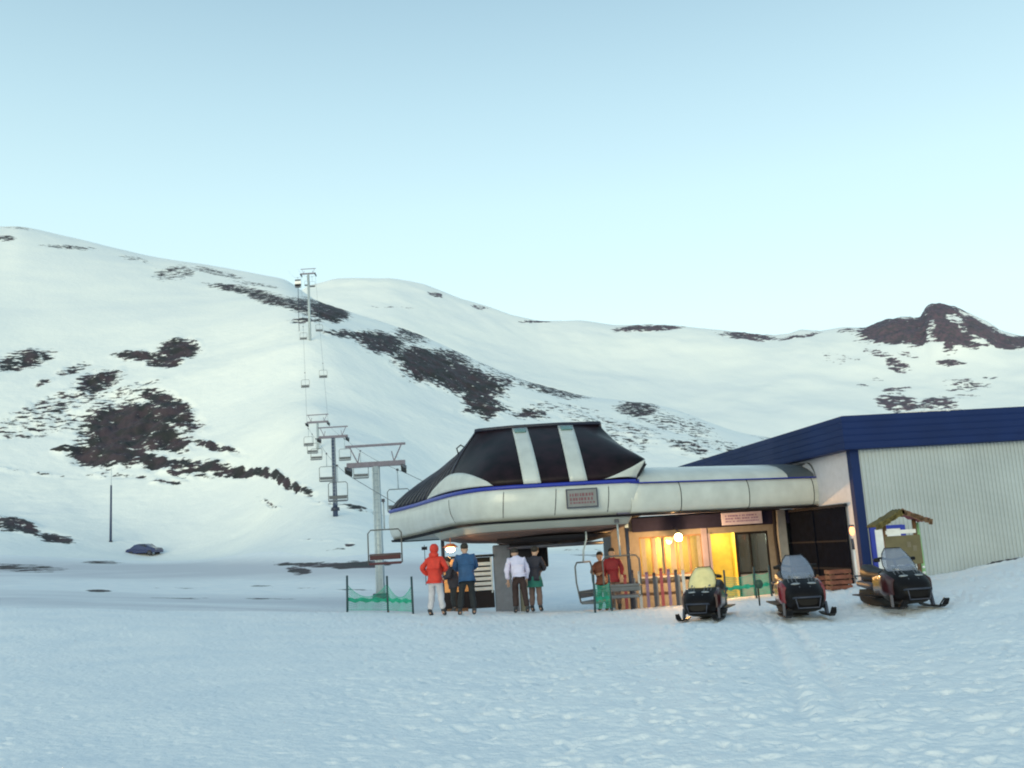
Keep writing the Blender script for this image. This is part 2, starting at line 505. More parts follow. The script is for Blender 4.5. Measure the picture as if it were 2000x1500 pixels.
# ------------------------------------------------------------------ object helpers
def base_of(o):
    v = Vector((0, 0, 0))
    while o is not None:
        v += o.location
        o = o.parent
    return v


def tag(o, label=None, cat=None, group=None, kind=None):
    if label:
        o['label'] = label
    if cat:
        o['category'] = cat
    if group:
        o['group'] = group
    if kind:
        o['kind'] = kind
    return o


def empty(name, loc, label, cat, group=None, rz=0):
    o = bpy.data.objects.new(name, None)
    o.empty_display_size = .3
    C.objects.link(o)
    o.location = loc
    o.rotation_euler = (0, 0, rz)
    return tag(o, label, cat, group)


class MB:
    def __init__(s):
        s.v, s.f, s.sm = [], [], []

    def add(s, vs, fs, smooth=False):
        k = len(s.v)
        s.v += [Vector(v) for v in vs]
        s.f += [tuple(i + k for i in f) for f in fs]
        s.sm += [smooth] * len(fs)
        return s

    def box(s, c, d, rz=0, rx=0, ry=0):
        m = Euler((rx, ry, rz)).to_matrix()
        c = Vector(c)
        vs = [c + m @ Vector((x * d[0] / 2, y * d[1] / 2, z * d[2] / 2)) for x in (-1, 1) for y in (-1, 1) for z in (-1, 1)]
        return s.add(vs, [(0, 1, 3, 2), (4, 6, 7, 5), (0, 4, 5, 1), (2, 3, 7, 6), (0, 2, 6, 4), (1, 5, 7, 3)])

    def beam(s, a, b, w, h, up=(0, 0, 1)):
        a, b = Vector(a), Vector(b)
        d = (b - a).normalized()
        side = d.cross(Vector(up))
        if side.length < 1e-4:
            side = Vector((1, 0, 0))
        side.normalize()
        u = side.cross(d)
        vs = [p + side * x * w / 2 + u * y * h / 2 for p in (a, b) for x, y in ((-1, -1), (1, -1), (1, 1), (-1, 1))]
        return s.add(vs, [(0, 3, 2, 1), (4, 5, 6, 7), (0, 1, 5, 4), (1, 2, 6, 5), (2, 3, 7, 6), (3, 0, 4, 7)])

    def tube(s, pts, r, n=10, caps=True):
        pts = [Vector(p) for p in pts]
        rr = r if isinstance(r, (list, tuple)) else [r] * len(pts)
        rings = []
        pu = None
        for i, p in enumerate(pts):
            d = (pts[min(i + 1, len(pts) - 1)] - pts[max(i - 1, 0)]).normalized()
            if pu is None:
                pu = Vector((0, 0, 1)) if abs(d.z) < .9 else Vector((1, 0, 0))
            sd_ = d.cross(pu).normalized()
            pu = sd_.cross(d).normalized()
            rings.append([p + (sd_ * math.cos(2 * math.pi * k / n) + pu * math.sin(2 * math.pi * k / n)) * rr[i] for k in range(n)])
        return s.loft(rings, caps=caps)

    def loft(s, rings, closed=True, caps=True, smooth=True):
        n = len(rings[0])
        vs = [v for r_ in rings for v in r_]
        fs = []
        for i in range(len(rings) - 1):
            for k in range(n if closed else n - 1):
                a, b = i * n + k, i * n + (k + 1) % n
                fs.append((a, b, b + n, a + n))
        s.add(vs, fs, smooth)
        if caps and closed:
            k = len(s.v) - len(vs)
            s.f.append(tuple(k + i for i in reversed(range(n))))
            s.f.append(tuple(k + (len(rings) - 1) * n + i for i in range(n)))
            s.sm += [False, False]
        return s

    def sphere(s, c, r, n=12):
        c = Vector(c)
        r = r if isinstance(r, (tuple, list)) else (r, r, r)
        rings = []
        for i in range(1, n):
            t = math.pi * i / n
            rings.append([c + Vector((r[0] * math.sin(t) * math.cos(2 * math.pi * k / (2 * n)), r[1] * math.sin(t) * math.sin(2 * math.pi * k / (2 * n)), r[2] * math.cos(t))) for k in range(2 * n)])
        return s.loft(rings)

    def disc(s, c, r, axis, w, n=16):
        c, a = Vector(c), Vector(axis).normalized()
        return s.tube([c - a * w / 2, c + a * w / 2], r, n)

    def build(s, name, m, parent=None, bevel=0):
        b = base_of(parent) if parent else Vector((0, 0, 0))
        me = bpy.data.meshes.new(name)
        me.from_pydata([tuple(v - b) for v in s.v], [], s.f)
        me.validate()
        if len(me.polygons) == len(s.sm):
            me.polygons.foreach_set('use_smooth', s.sm)
        me.materials.append(m)
        bm = bmesh.new()
        bm.from_mesh(me)
        bmesh.ops.recalc_face_normals(bm, faces=bm.faces)
        bm.to_mesh(me)
        bm.free()
        o = bpy.data.objects.new(name, me)
        C.objects.link(o)
        if parent:
            o.parent = parent
        if bevel:
            bv = o.modifiers.new('bevel', 'BEVEL')
            bv.width = bevel
            bv.segments = 2
            bv.limit_method = 'ANGLE'
        return o


def copy_tree(o, parent=None):
    c = o.copy()
    C.objects.link(c)
    c.parent = parent
    for ch in list(o.children):
        copy_tree(ch, c)
    return c


# ------------------------------------------------------------------ terrain meshes
def grid_mesh(name, X, Y, Z, rock, m, wrap=False):
    nr, nc = X.shape
    me = bpy.data.meshes.new(name)
    n = nr * nc
    co = np.empty((n, 3), np.float32)
    co[:, 0], co[:, 1], co[:, 2] = X.ravel(), Y.ravel(), Z.ravel()
    i = np.arange(nr - 1)[:, None] * nc + np.arange(nc - 1)[None]
    q = np.stack([i, i + 1, i + 1 + nc, i + nc], -1).reshape(-1, 4)
    if wrap:
        a = np.arange(nr - 1) * nc
        q = np.concatenate([q, np.stack([a + nc - 1, a, a + nc, a + 2 * nc - 1], -1)])
    q = q[:, ::-1]
    me.vertices.add(n)
    me.vertices.foreach_set('co', co.ravel())
    me.loops.add(q.size)
    me.loops.foreach_set('vertex_index', q.ravel().astype(np.int32))
    me.polygons.add(len(q))
    me.polygons.foreach_set('loop_start', np.arange(0, q.size, 4, dtype=np.int32))
    me.polygons.foreach_set('loop_total', np.full(len(q), 4, np.int32))
    me.polygons.foreach_set('use_smooth', np.ones(len(q), bool))
    me.update(calc_edges=True)
    at = me.attributes.new('rock', 'FLOAT', 'POINT')
    at.data.foreach_set('value', rock.ravel().astype(np.float32))
    px, py = to_px(X.ravel(), np.maximum(Y.ravel(), 1), Z.ravel())
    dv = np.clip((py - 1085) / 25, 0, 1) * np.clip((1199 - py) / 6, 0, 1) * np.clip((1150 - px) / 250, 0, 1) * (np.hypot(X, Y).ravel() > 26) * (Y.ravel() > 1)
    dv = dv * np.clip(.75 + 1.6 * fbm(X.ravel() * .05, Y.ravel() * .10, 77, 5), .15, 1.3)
    at = me.attributes.new('dirt', 'FLOAT', 'POINT')
    at.data.foreach_set('value', dv.astype(np.float32))
    me.materials.append(m)
    o = bpy.data.objects.new(name, me)
    C.objects.link(o)
    o['kind'] = 'structure'
    return o


def split_r(az):
    a, r_, _ = curve([(0, 0, 118), (300, 0, 122), (480, 0, 100), (600, 0, 78), (700, 0, 76), (1000, 0, 96), (2000, 0, 96)], 0, 'z')
    return np.interp(az, a, r_)


fine = np.arange(-36, 36.001, .07)
coarse_l = np.arange(-180, -36, 4.0)
coarse_r = np.arange(40, 179.9, 4.0)
AZg = np.radians(np.concatenate([coarse_l, fine, coarse_r]))
rows = np.concatenate([np.geomspace(.4, 6, 26)[:-1], 1 / np.linspace(1 / 6.0, 1 / 27.0, 330)])
rows2 = 1 / np.linspace(1 / 27.0, 1.0, 1)
split = split_r(AZg)
t2 = np.linspace(0, 1, 141)[1:]
far_rows = 1 / ((1 - t2)[:, None] / 27.0 + t2[:, None] / split[None])
RRg = np.concatenate([np.repeat(rows[:, None], len(AZg), 1), far_rows])
AAg = np.repeat(AZg[None], RRg.shape[0], 0)


def make_ground():
    shp = RRg.shape
    z = terrain(CURVES, AAg.ravel(), RRg.ravel()).reshape(shp)
    x, y = RRg * np.sin(AAg), RRg * np.cos(AAg)
    fade = np.clip((60 - RRg) / 30, 0, 1)
    px, py = to_px(x, np.maximum(y, .1), z)
    # trodden foreground
    tread = np.clip((px - 350) / 700, .25, 1)
    z = z + fade * (fbm(x * .45, y * .45, 3, 3) * .06 + tread * fbm(x * 5.5, y * 5.5, 11, 4) * .028)
    z = z + fade * tread * dimples(x, y, .25, .045, .055, 40, .7) + fade * tread * dimples(x + 5, y, .70, .09, .045, 60, .3)
    z = z + fbm(x * .05, y * .05, 33, 3) * .35 * np.clip((RRg - 40) / 40, 0, 1)
    # one track left by a snowmobile
    for off in (0, .45):
        d = np.abs(x - (3.05 + off + (y - 12) * .22))
        z = z - .06 * np.exp(-(d / .10) ** 2) * ((y > 9) & (y < 19))
    # ploughed bank on the right
    bank = np.exp(-((x - 14.6) / 2.3) ** 2 - ((y - 25.5) / 2.2) ** 2)
    z = z + bank * (.25 + .5 * np.abs(fbm(x * 1.1, y * 1.1, 90, 4)))
    rk = patches(px, py, ROCKS) * (RRg > 24) * (np.cos(AAg) > .5)
    return grid_mesh('snow_ground', x, y, z, rk, M['snow'], wrap=True)


def make_hill():
    az = np.radians(np.arange(-60, 60.001, .075))
    t = np.linspace(0, 1, 420)
    s0 = split_r(az)
    rr = 1 / ((1 - t)[:, None] / s0[None] + t[:, None] / 520.0)
    # the matching rim
    aa = np.repeat(az[None], len(t), 0)
    z = terrain(CURVES, aa.ravel(), rr.ravel()).reshape(rr.shape)
    x, y = rr * np.sin(aa), rr * np.cos(aa)
    px, py = to_px(x, y, z)
    rk = patches(px, py, ROCKS)
    e = np.clip((rr - s0[None]) / 25, 0, 1)
    e = e * np.where(rr > 250, .3, 1 - .7 * np.clip((rr - 200) / 50, 0, 1))
    z = z + e * (fbm(x * .03, y * .03, 5, 3) * 2.2 + fbm(x * .25, y * .25, 6, 3) * .25)
    z = z + fbm(x * .05, y * .05, 33, 3) * .35 * (1 - e)
    z = z + e * np.clip(rk, 0, 1) * (fbm(x * .35, y * .35, 8, 5) * 1.6)
    return grid_mesh('hillside', x, y, z, rk, M['hill'])


def make_mountain():
    az = np.radians(np.arange(-40, 42.001, .075))
    rr = np.concatenate([np.linspace(400, 780, 150), np.linspace(783, 800, 14), np.linspace(805, 1000, 20)])
    rr = np.repeat(rr[:, None], len(az), 1)
    aa = np.repeat(az[None], rr.shape[0], 0)
    z = terrain(MCURVES, aa.ravel(), rr.ravel()).reshape(rr.shape)
    x, y = rr * np.sin(aa), rr * np.cos(aa)
    px, py = to_px(x, y, z)
    rk = np.clip(patches(px, py, MROCKS) - patches(px, py, MSNOW), 0, 2)
    ridge = 1 - np.clip((rr - 740) / 60, 0, 1) * .7
    z = z + ridge * (fbm(x * .012, y * .012, 15, 3) * 5) + ridge * fbm(x * .06, y * .06, 16, 3) * 1.0
    z = z + np.clip(rk - .3, 0, 1) * fbm(x * .12, y * .12, 18, 5) * 5
    return grid_mesh('mountain', x, y, z, rk, M['mountain'])


make_ground()
make_hill()
make_mountain()

# ------------------------------------------------------------------ lift station
Z0, Z1 = 2.41, 3.30          # lower and upper edge of the fascia
ST = empty('lift_station', G(1050, 29, H(0.9, 29)), 'white and dark brown chairlift station with two white roof stripes and a long side canopy', 'lift station')
_plan = [(1255, 27.7), (1180, 27.45), (1100, 27.3), (1040, 27.22), (985, 27.2), (955, 27.3), (930, 27.6), (905, 28.2), (885, 28.9), (866, 29.9), (840, 31.7), (812, 34.2), (785, 36.4), (757, 38.6)]
plan = [G(px, D, Z0 + .4) for px, D in _plan]
# back side of the footprint (hidden from the photograph)
back = [Vector((-4.0, 39.4, 0)), Vector((-2.2, 39.0, 0)), Vector((0.2, 35.5, 0)), Vector((2.2, 32.0, 0)), Vector((3.6, 29.2, 0))]
ring0 = [Vector((p.x, p.y, 0)) for p in plan] + back


def resample(pts, n, closed=True):
    pts = list(pts) + ([pts[0]] if closed else [])
    L = [0]
    for a, b in zip(pts, pts[1:]):
        L.append(L[-1] + (b - a).length)
    out = []
    for k in range(n):
        t = L[-1] * k / (n if closed else n - 1)
        i = min(max(j for j in range(len(L)) if L[j] <= t + 1e-9), len(pts) - 2)
        u = (t - L[i]) / max(L[i + 1] - L[i], 1e-9)
        out.append(pts[i].lerp(pts[i + 1], min(u, 1)))
    return out, L


def smooth_ring(r_, it=2):
    for _ in range(it):
        r_ = [(r_[i - 1] + r_[i] * 2 + r_[(i + 1) % len(r_)]) / 4 for i in range(len(r_))]
    return r_


NR = 120
ring, ringL = resample(ring0, NR)
ring = smooth_ring(ring, 2)
ctr = Vector((-.6, 32.4, 0))


def normals(r_):
    out = []
    for i in range(len(r_)):
        t = r_[(i + 1) % len(r_)] - r_[i - 1]
        n = Vector((t.y, -t.x, 0)).normalized()
        if n.dot(r_[i] - ctr) < 0:
            n = -n
        out.append(n)
    return out


RN = normals(ring)


def fas_ring(z, off):
    out = []
    for p, n in zip(ring, RN):
        tail = min(max((p.y - 29) / 10, 0), 1)
        zz = z + (z - Z0) * .04 * tail - .16 * tail * (1 - (z - Z0) / (Z1 - Z0)) if z <= Z1 + .2 else z
        q = p + n * off
        out.append(Vector((q.x, q.y, zz)))
    return out


prof = [(0, -.22), (.05, -.12), (.18, -.04), (.42, .03), (.65, .045), (.84, .03), (.96, .0), (1, -.04)]
fb = MB()
fb.loft([fas_ring(Z0 + (Z1 - Z0) * t, o) for t, o in prof], caps=False)
fascia = fb.build('fascia', M['white'], ST)
db = MB()
db.loft([fas_ring(Z0 + .012, -.02), fas_ring(Z0 - .045, -.06), fas_ring(Z0 - .05, -.22)], caps=False)
db.build('lower_edge_strip', M['seam'], ST)
tb = MB()
tb.loft([fas_ring(Z1 - .01, -.04), fas_ring(Z1 + .0, .03), fas_ring(Z1 + .095, .015), fas_ring(Z1 + .10, -.1)], caps=False)
tb.build('blue_rim', M['blue'], ST)

# dome: from the rim up to a small flat top
top_pts = [G(932, 30.2, 5.36), G(1000, 29.9, 5.36), G(1090, 29.9, 5.36), G(1168, 30.2, 5.36), G(1172, 33.0, 5.36), G(1040, 34.4, 5.36), G(930, 33.2, 5.36)]
top_pts = [Vector((p.x, p.y, 0)) for p in top_pts]
tc_ = sum(top_pts, Vector()) / len(top_pts)


def top_point(k):
    """point of the top outline matching ring point k, by perimeter correspondence"""
    p = ring[k]
    # map: station front right corner .. front left corner .. tail .. back
    d = (p - tc_)
    best = None
    a = d.normalized()
    for i in range(len(top_pts)):
        A, B = top_pts[i], top_pts[(i + 1) % len(top_pts)]
        e = B - A
        den = a.x * -e.y + a.y * e.x
        if abs(den) < 1e-9:
            continue
        w = A - tc_
        t = (w.x * -e.y + w.y * e.x) / den
        s_ = (a.x * w.y - a.y * w.x) / den
        if t > 0 and -1e-6 <= s_ <= 1 + 1e-6 and (best is None or t > best):
            best = t
    return tc_ + a * (best or 1)


TOP = [top_point(k) for k in range(NR)]
ZT = 5.36


def dome(k, v, off=0):
    """surface of the dome: k ring index (float), v 0..1 from the rim to the top"""
    k = k % NR
    i, u = int(k), k - int(k)
    j = (i + 1) % NR
    b = (ring[i] - RN[i] * .06).lerp(ring[j] - RN[j] * .06, u)
    t = TOP[i].lerp(TOP[j], u)
    hz = v
    tl = min(max((b.y - 28.5) / 6, 0), 1) if b.x < 0 else 0
    h_in = v ** ((1.55 + .0 * min(max((b.x + 1.5) / 5, 0), 1)) * (1 - tl) + 1.4 * tl)
    q = b.lerp(t, h_in)
    if b.x > 2.2 and b.y < 31:
        w_ = min((b.x - 2.2) / 1.2, 1)
        hl = max(0, (v - .26) / .74)
        q = b.lerp(t, h_in * (1 - w_) + hl ** 1.08 * w_)
        q.x += w_ * .34 * min(v / .26, 1) * (1 - hl)
    tail = min(max((b.y - 29) / 10, 0), 1)
    zb = Z1 + .1 + .03 * tail
    zz = zb + (ZT - zb) * hz
    n = (b - t)
    n.z = 0
    n = (n.normalized() * .75 + Vector((0, 0, .65))).normalized()
    return Vector((q.x, q.y, zz)) + n * off


dm = MB()
dm.loft([[dome(k, v) for k in range(NR)] for v in np.linspace(0, 1, 11)], caps=True)
dm.build('dome_roof', M['roof'], ST)
# cap round the flat top
cp = MB()
cp.loft([[dome(k, 1, .0) + Vector((0, 0, dz)) + (TOP[k] - tc_).normalized() * o for k in range(NR)] for dz, o in ((-.06, .03), (-.05, .09), (.05, .09), (.06, .0))], caps=True)
cp.build('roof_cap', M['navy'], ST)


def ring_index_at_px(px, z):
    """fractional ring index on the near side whose screen column is px"""
    best = None
    for i in range(NR):
        a, b = ring[i], ring[(i + 1) % NR]
        if max(a.y, b.y) > 39 or RN[i].dot(Vector((0, -1, 0))) < -.2 and a.x > -1:
            continue
        pa, pb = to_px(a.x, a.y, z)[0], to_px(b.x, b.y, z)[0]
        if (pa - px) * (pb - px) <= 0 and RN[i].dot(a - Vector((0, 0, 0))) < 0:
            u = (px - pa) / (pb - pa) if pb != pa else 0
            return i + u
    return 0


def dome_px(pxb, pxt, off, w0, w1, name, m, parent, v0=0.0, v1=1.0):
    """strip on the dome between screen columns at the bottom and the top"""
    rows_ = []
    for v in np.linspace(v0, v1, 12):
        row = []
        for s_ in np.linspace(-.5, .5, 5):
            target = pxb + (pxt - pxb) * v + s_ * (w0 + (w1 - w0) * v)
            lo, hi = K_R, K_L
            for _ in range(26):
                mid = (lo + hi) / 2
                q = dome(mid, v)
                if to_px(q.x, q.y, q.z)[0] > target:
                    lo = mid
                else:
                    hi = mid
            row.append(dome((lo + hi) / 2, v, off))
        rows_.append(row)
    b = MB()
    b.loft(rows_, closed=False, caps=False)
    o = b.build(name, m, parent)
    sm = o.modifiers.new('solid', 'SOLIDIFY')
    sm.thickness = .03
    return o


K_R = 0.0
K_L = float(max(i for i in range(NR // 2) if ring[i].y < 30 and ring[i].x < 0))
for pb, pt in ((1040, 1014), (1130, 1102)):
    st = dome_px(pb, pt, .03, 34, 29, 'roof_stripe', M['white'], ST, .0, .965)
    dome_px(pb, pt, .07, 23, 22, 'skylight', M['skyglass'], st, .86, .925)
# standing seams on the long left slope
for k in np.arange(K_L - 1, NR * .5, 2.6):
    b = MB()
    pts_ = [dome(k, v, .015) for v in np.linspace(0.02, .98, 8)]
    if pts_[0].y > 39.2 or pts_[0].y < 28:
        continue
    b.tube(pts_, .028, 6)
    b.build('standing_seam', M['dsteel'], ST)


# white corner shells that rise over the rim
def corner_shell(pa, pb, hgt, name, skew=0.5, fn=None):
    ka, kb = ring_index_at_px(pb, 3.3), ring_index_at_px(pa, 3.3)
    rows_ = []
    n = 26
    for j in range(7):
        row = []
        for i in range(n + 1):
            s_ = i / n
            hh = hgt * (fn(s_) if fn else math.sin(math.pi * s_ ** skew) ** .85)
            k = ka + (kb - ka) * s_
            row.append(dome(k, max(hh * j / 6, 0) + .004, .035 + .05 * math.sin(math.pi * s_)))
        rows_.append(row)
    b = MB()
    b.loft(rows_, closed=False, caps=False)
    o = b.build(name, M['white'], ST)
    o.modifiers.new('solid', 'SOLIDIFY').thickness = .04
    return o


corner_shell(832, 962, .27, 'corner_shell', .85)
corner_shell(1180, 1262, .26, 'corner_shell', fn=lambda s_: (1 - s_) ** 1.5)


def seam_line(px_top, px_bot, z_hi=Z1, z_lo=Z0, parent=ST):
    pts_ = []
    for t in np.linspace(0, 1, 8):
        z = z_hi + (z_lo - z_hi) * t
        px = px_top + (px_bot - px_top) * t
        k = ring_index_at_px(px, z)
        i = int(k)
        q = ring[i].lerp(ring[(i + 1) % NR], k - i)
        off = float(np.interp((z - Z0) / (Z1 - Z0), [p[0] for p in prof], [p[1] for p in prof]))
        n = RN[i]
        tail = min(max((q.y - 29) / 10, 0), 1)
        pts_.append(Vector((q.x + n.x * (off + .003), q.y + n.y * (off + .003), z + (z - Z0) * .04 * tail - .16 * tail * (1 - (z - Z0) / (Z1 - Z0)))))
    b = MB()
    b.tube(pts_, .011, 5)
    return b.build('panel_joint', M['seam'], parent)


for a, b_ in ((877, 886), (984, 982), (1086, 1084), (1188, 1188)):
    seam_line(a, b_)

# display panel in the fascia
c = G(1137, 27.25, 2.97)
k = ring_index_at_px(1137, 2.97)
q = ring[int(k)]
yy = q.y - .125
b = MB()
x0, x1 = G(1106, yy, 2.9).x, G(1168, yy, 2.9).x
b.box(((x0 + x1) / 2, yy, 2.925), (x1 - x0, .06, .54))
dp = b.build('display_panel', M['dsteel'], ST, .01)
b = MB()
b.box(((x0 + x1) / 2, yy - .034, 2.925), (x1 - x0 - .08, .012, .46))
b.build('display_face', M['panelgrey'], dp)
b = MB()
rr_ = random.Random(3)
for row, z in enumerate((3.02, 2.90, 2.80)):
    x = x0 + .1
    while x < x1 - .12:
        w = rr_.uniform(.03, .07)
        MB().box((x + w / 2, yy - .043, z), (w, .006, .085 if row < 2 else .05)).build('letter', M['displayred'], dp)
        x += w + rr_.uniform(.015, .04)


# belly under the rim
b = MB()


def short(rg, ymax):
    out_ = []
    for v in rg:
        if v.y > ymax:
            t = (v.y - ymax) / (v.y - 29.5)
            v = Vector((v.x + (1.1 - v.x) * t, ymax, v.z))
        out_.append(v)
    return out_


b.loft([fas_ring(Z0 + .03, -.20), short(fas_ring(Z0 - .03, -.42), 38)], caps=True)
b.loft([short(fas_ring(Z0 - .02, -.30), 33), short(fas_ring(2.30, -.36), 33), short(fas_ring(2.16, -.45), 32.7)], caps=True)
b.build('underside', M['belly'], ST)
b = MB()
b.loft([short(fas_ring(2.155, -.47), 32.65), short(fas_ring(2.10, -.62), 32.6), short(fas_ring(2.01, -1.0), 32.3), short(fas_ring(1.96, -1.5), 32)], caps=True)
b.build('soffit', M['shadesoffit'], ST)
# small hoop on the left slope
b = MB()
hb_ = dome(K_L + 3, .66, .02)
b.tube([hb_, hb_ + Vector((-.05, 0, .2)), hb_ + Vector((.08, 0, .3)), hb_ + Vector((.2, 0, .22)), hb_ + Vector((.22, 0, 0))], .025, 6)
b.build('roof_hoop', M['seam'], ST)
# bullwheel and its hood
wc = Vector((1.0, 29.9, 0))
b = MB()
b.box((wc.x - .62, 30.7, 1.45), (.8, .9, .8))
b.build('drive_unit', M['seam'], ST, .04)
b = MB()
b.tube([wc + Vector((0, 0, 1.96)), wc + Vector((0, 0, 1.86)), wc + Vector((0, 0, 1.74))], [1.75, 1.7, 1.1], 36)
b.box((wc.x - 1.0, 29.9, 1.5), (.75, .9, .6))
hood = b.build('machine_hood', M['seam'], ST)
b = MB()
ringp = [wc + Vector((1.42 * math.cos(a), 1.42 * math.sin(a), 1.68)) for a in np.linspace(0, 2 * math.pi, 49)]
b.tube(ringp, .05, 8)
for a in np.linspace(0, math.pi, 5)[:-1]:
    d = Vector((math.cos(a), math.sin(a), 0)) * 1.4
    b.beam(wc + Vector((0, 0, 1.68)) - d, wc + Vector((0, 0, 1.68)) + d, .08, .08)
b.build('bullwheel', M['dsteel'], ST)
# column that carries it
cz = H(0, 31)
b = MB()
cc = G(988, 31, 1)
b.box((cc.x, 31, (1.8 + cz) / 2 - .1), (.74, .8, 1.8 - cz + .2))
b.build('column', mat('blue_grey_column', (.10, .13, .19), .6), ST, .05)
b = MB()
b.box((cc.x + .52, 31.1, (1.7 + cz) / 2 - .1), (.26, .5, 1.7 - cz + .2))
b.build('cable_duct', mat('grey_green_duct', (.16, .18, .16), .6), ST, .03)
# thin leg at the far end and a post on the right corner, its lit top painted pale
b = MB()
lg = G(866, 33, 1.4)
b.tube([(lg.x, 33, H(lg.x, 33) - .1), (lg.x, 33, 2.2)], .06, 8)
b.build('leg', M['dsteel'], ST)
lg = G(1228, 28.3, 1.2)
b = MB()
b.tube([(lg.x, 28.3, H(lg.x, 28.3) - .1), (lg.x, 28.3, 2.42)], .055, 10)
pl = b.build('leg', M['dsteel'], ST)
b = MB()
b.box((lg.x, 28.22, 2.22), (.1, .06, .34))
b.build('lit_post_top', M['strip'], pl)

# side canopy
wa, wb = G(1232, 27.65, Z0 + .4), G(1596, 30.4, Z0 + .4)
wa, wb = Vector((wa.x, wa.y, 0)), Vector((wb.x, wb.y, 0))
wd = (wb - wa).normalized()
wn_ = Vector((wd.y, -wd.x, 0))          # towards the camera
if wn_.y > 0:
    wn_ = -wn_
wprof = [(-.16, 0), (-.04, .05), (.02, .18), (.05, .37), (.05, .58), (.02, .73), (-.03, .84), (-.08, .86)]
up_prof = [(-.04, .89), (-.10, 1.0), (-.28, 1.14), (-.55, 1.27), (-.95, 1.37), (-1.5, 1.43), (-2.4, 1.45)]
L_ = (wb - wa).length
path = [(wa + wd * L_ * t, wn_, 1) for t in np.linspace(0, 1, 14)]
# rounded end
cen = wb - wn_ * .55
for a in np.linspace(0, math.pi / 2, 9)[1:]:
    n = wn_ * math.cos(a) + wd * math.sin(a)
    path.append((cen + n * .55, n, 1))
path.append((cen + wd * .55 - wn_ * 1.2, wd, 1))


def sweep(pr, off=0, sel=None):
    out = []
    for p, n, s_ in (path if sel is None else path[sel]):
        out.append([Vector((p.x + n.x * (o + off), p.y + n.y * (o + off), Z0 + h)) for o, h in pr])
    return out


WT = MB()
WT.loft(sweep(wprof), closed=False, caps=False)
cf = WT.build('canopy_fascia', M['white'], ST)
cf.modifiers.new('solid', 'SOLIDIFY').thickness = .02
b = MB()
b.loft(sweep(up_prof, sel=slice(0, 12)), closed=False, caps=False)
cr_ = b.build('canopy_roof', M['white'], ST)
b = MB()
b.loft(sweep(up_prof, sel=slice(11, 14)), closed=False, caps=False)
b.loft(sweep([(o * .38, h) for o, h in up_prof if o > -1.3], sel=slice(13, 23)), closed=False, caps=False)
b.build('canopy_end', mat('grey_end_cap', (.07, .085, .10), .5), ST)
b = MB()
b.loft(sweep([(-.03, .855), (.03, .865), (.03, .885), (-.05, .9)]), closed=False, caps=False)
b.build('canopy_trim', M['blue'], ST)
b = MB()
b.loft(sweep([(-.02, .0), (-.05, -.05), (-.3, -.05)]), closed=False, caps=False)
b.build('lower_edge_strip', M['seam'], ST)
b = MB()       # ceiling of the canopy
e0, e1 = wa - wd * .4, wb + wd * .5
b.add([Vector((p.x, p.y, Z0 + .02)) for p in (e0 - wn_ * .1, e1 - wn_ * .1, e1 - wn_ * 2.6, e0 - wn_ * 2.6)] + [Vector((p.x, p.y, Z0 + .06)) for p in (e0 - wn_ * .1, e1 - wn_ * .1, e1 - wn_ * 2.6, e0 - wn_ * 2.6)],
      [(0, 1, 2, 3), (4, 7, 6, 5), (0, 4, 5, 1), (1, 5, 6, 2), (2, 6, 7, 3), (3, 7, 4, 0)])
b.build('canopy_ceiling', M['lilac'], ST)
for px in (1329, 1462, 1588):
    t = (G(px, 29, Z0 + .4).x - wa.x) / (wb.x - wa.x)
    # exact by search on the canopy line
    lo, hi = 0, 1.02
    for _ in range(30):
        mid = (lo + hi) / 2
        p = wa + wd * L_ * mid
        if to_px(p.x, p.y, Z0 + .4)[0] < px:
            lo = mid
        else:
            hi = mid
    p = wa + wd * L_ * lo
    b = MB()
    b.tube([Vector((p.x + wn_.x * (o + .004), p.y + wn_.y * (o + .004), Z0 + h)) for o, h in wprof], .012, 5)
    b.build('panel_joint', M['seam'], ST)
b = MB()
pj = [dome(ring_index_at_px(1248, 3.4), v, .06) for v in (0, .08, .16, .24)]
b.tube([G(1243, 27.4, 3.33), G(1246, 27.45, 3.5), G(1253, 27.6, 3.68), G(1262, 27.8, 3.8)], .02, 6)
b.build('panel_joint', M['seam'], ST)

# ------------------------------------------------------------------ hangar
HD = 28.0
hc = G(1672, HD, 2.5)                       # near corner
hx = hc.x
side_dir = Vector((-.145, 1, 0)).normalized()
front_dir = Vector((1, .07, 0)).normalized()
gz = -.4
zt, zb_ = 4.82, 3.86
HG = empty('hangar', Vector((hx, HD, .1)), 'pale corrugated metal hangar with deep dark blue roof fascia', 'hangar')
fl = 22.0
sl = 17.0
cor = Vector((hx, HD, 0))


def hp(u, v, z):
    """u along the front, v along the side"""
    p = cor + front_dir * u + side_dir * v
    return Vector((p.x, p.y, z))


def ribbed(u0, u1, z0, z1, pitch, depth, fn):
    """sheet with trapezoid ribs; fn(u, out, z)"""
    b = MB()
    rows_ = [[], []]
    u = u0
    while u < u1:
        for du, o in ((0, 0), (.30, 0), (.42, depth), (.78, depth), (.90, 0)):
            uu = min(u + du * pitch, u1)
            rows_[0].append(fn(uu, o, z0))
            rows_[1].append(fn(uu, o, z1))
        u += pitch
    b.loft(rows_, closed=False, caps=False, smooth=False)
    return b


fr = ribbed(.22, fl, gz, zb_ + .1, .115, .035, lambda u, o, z: hp(u, 0, z) + Vector((0, -o, 0)))
fw = fr.build('front_wall', M['corr'], HG)
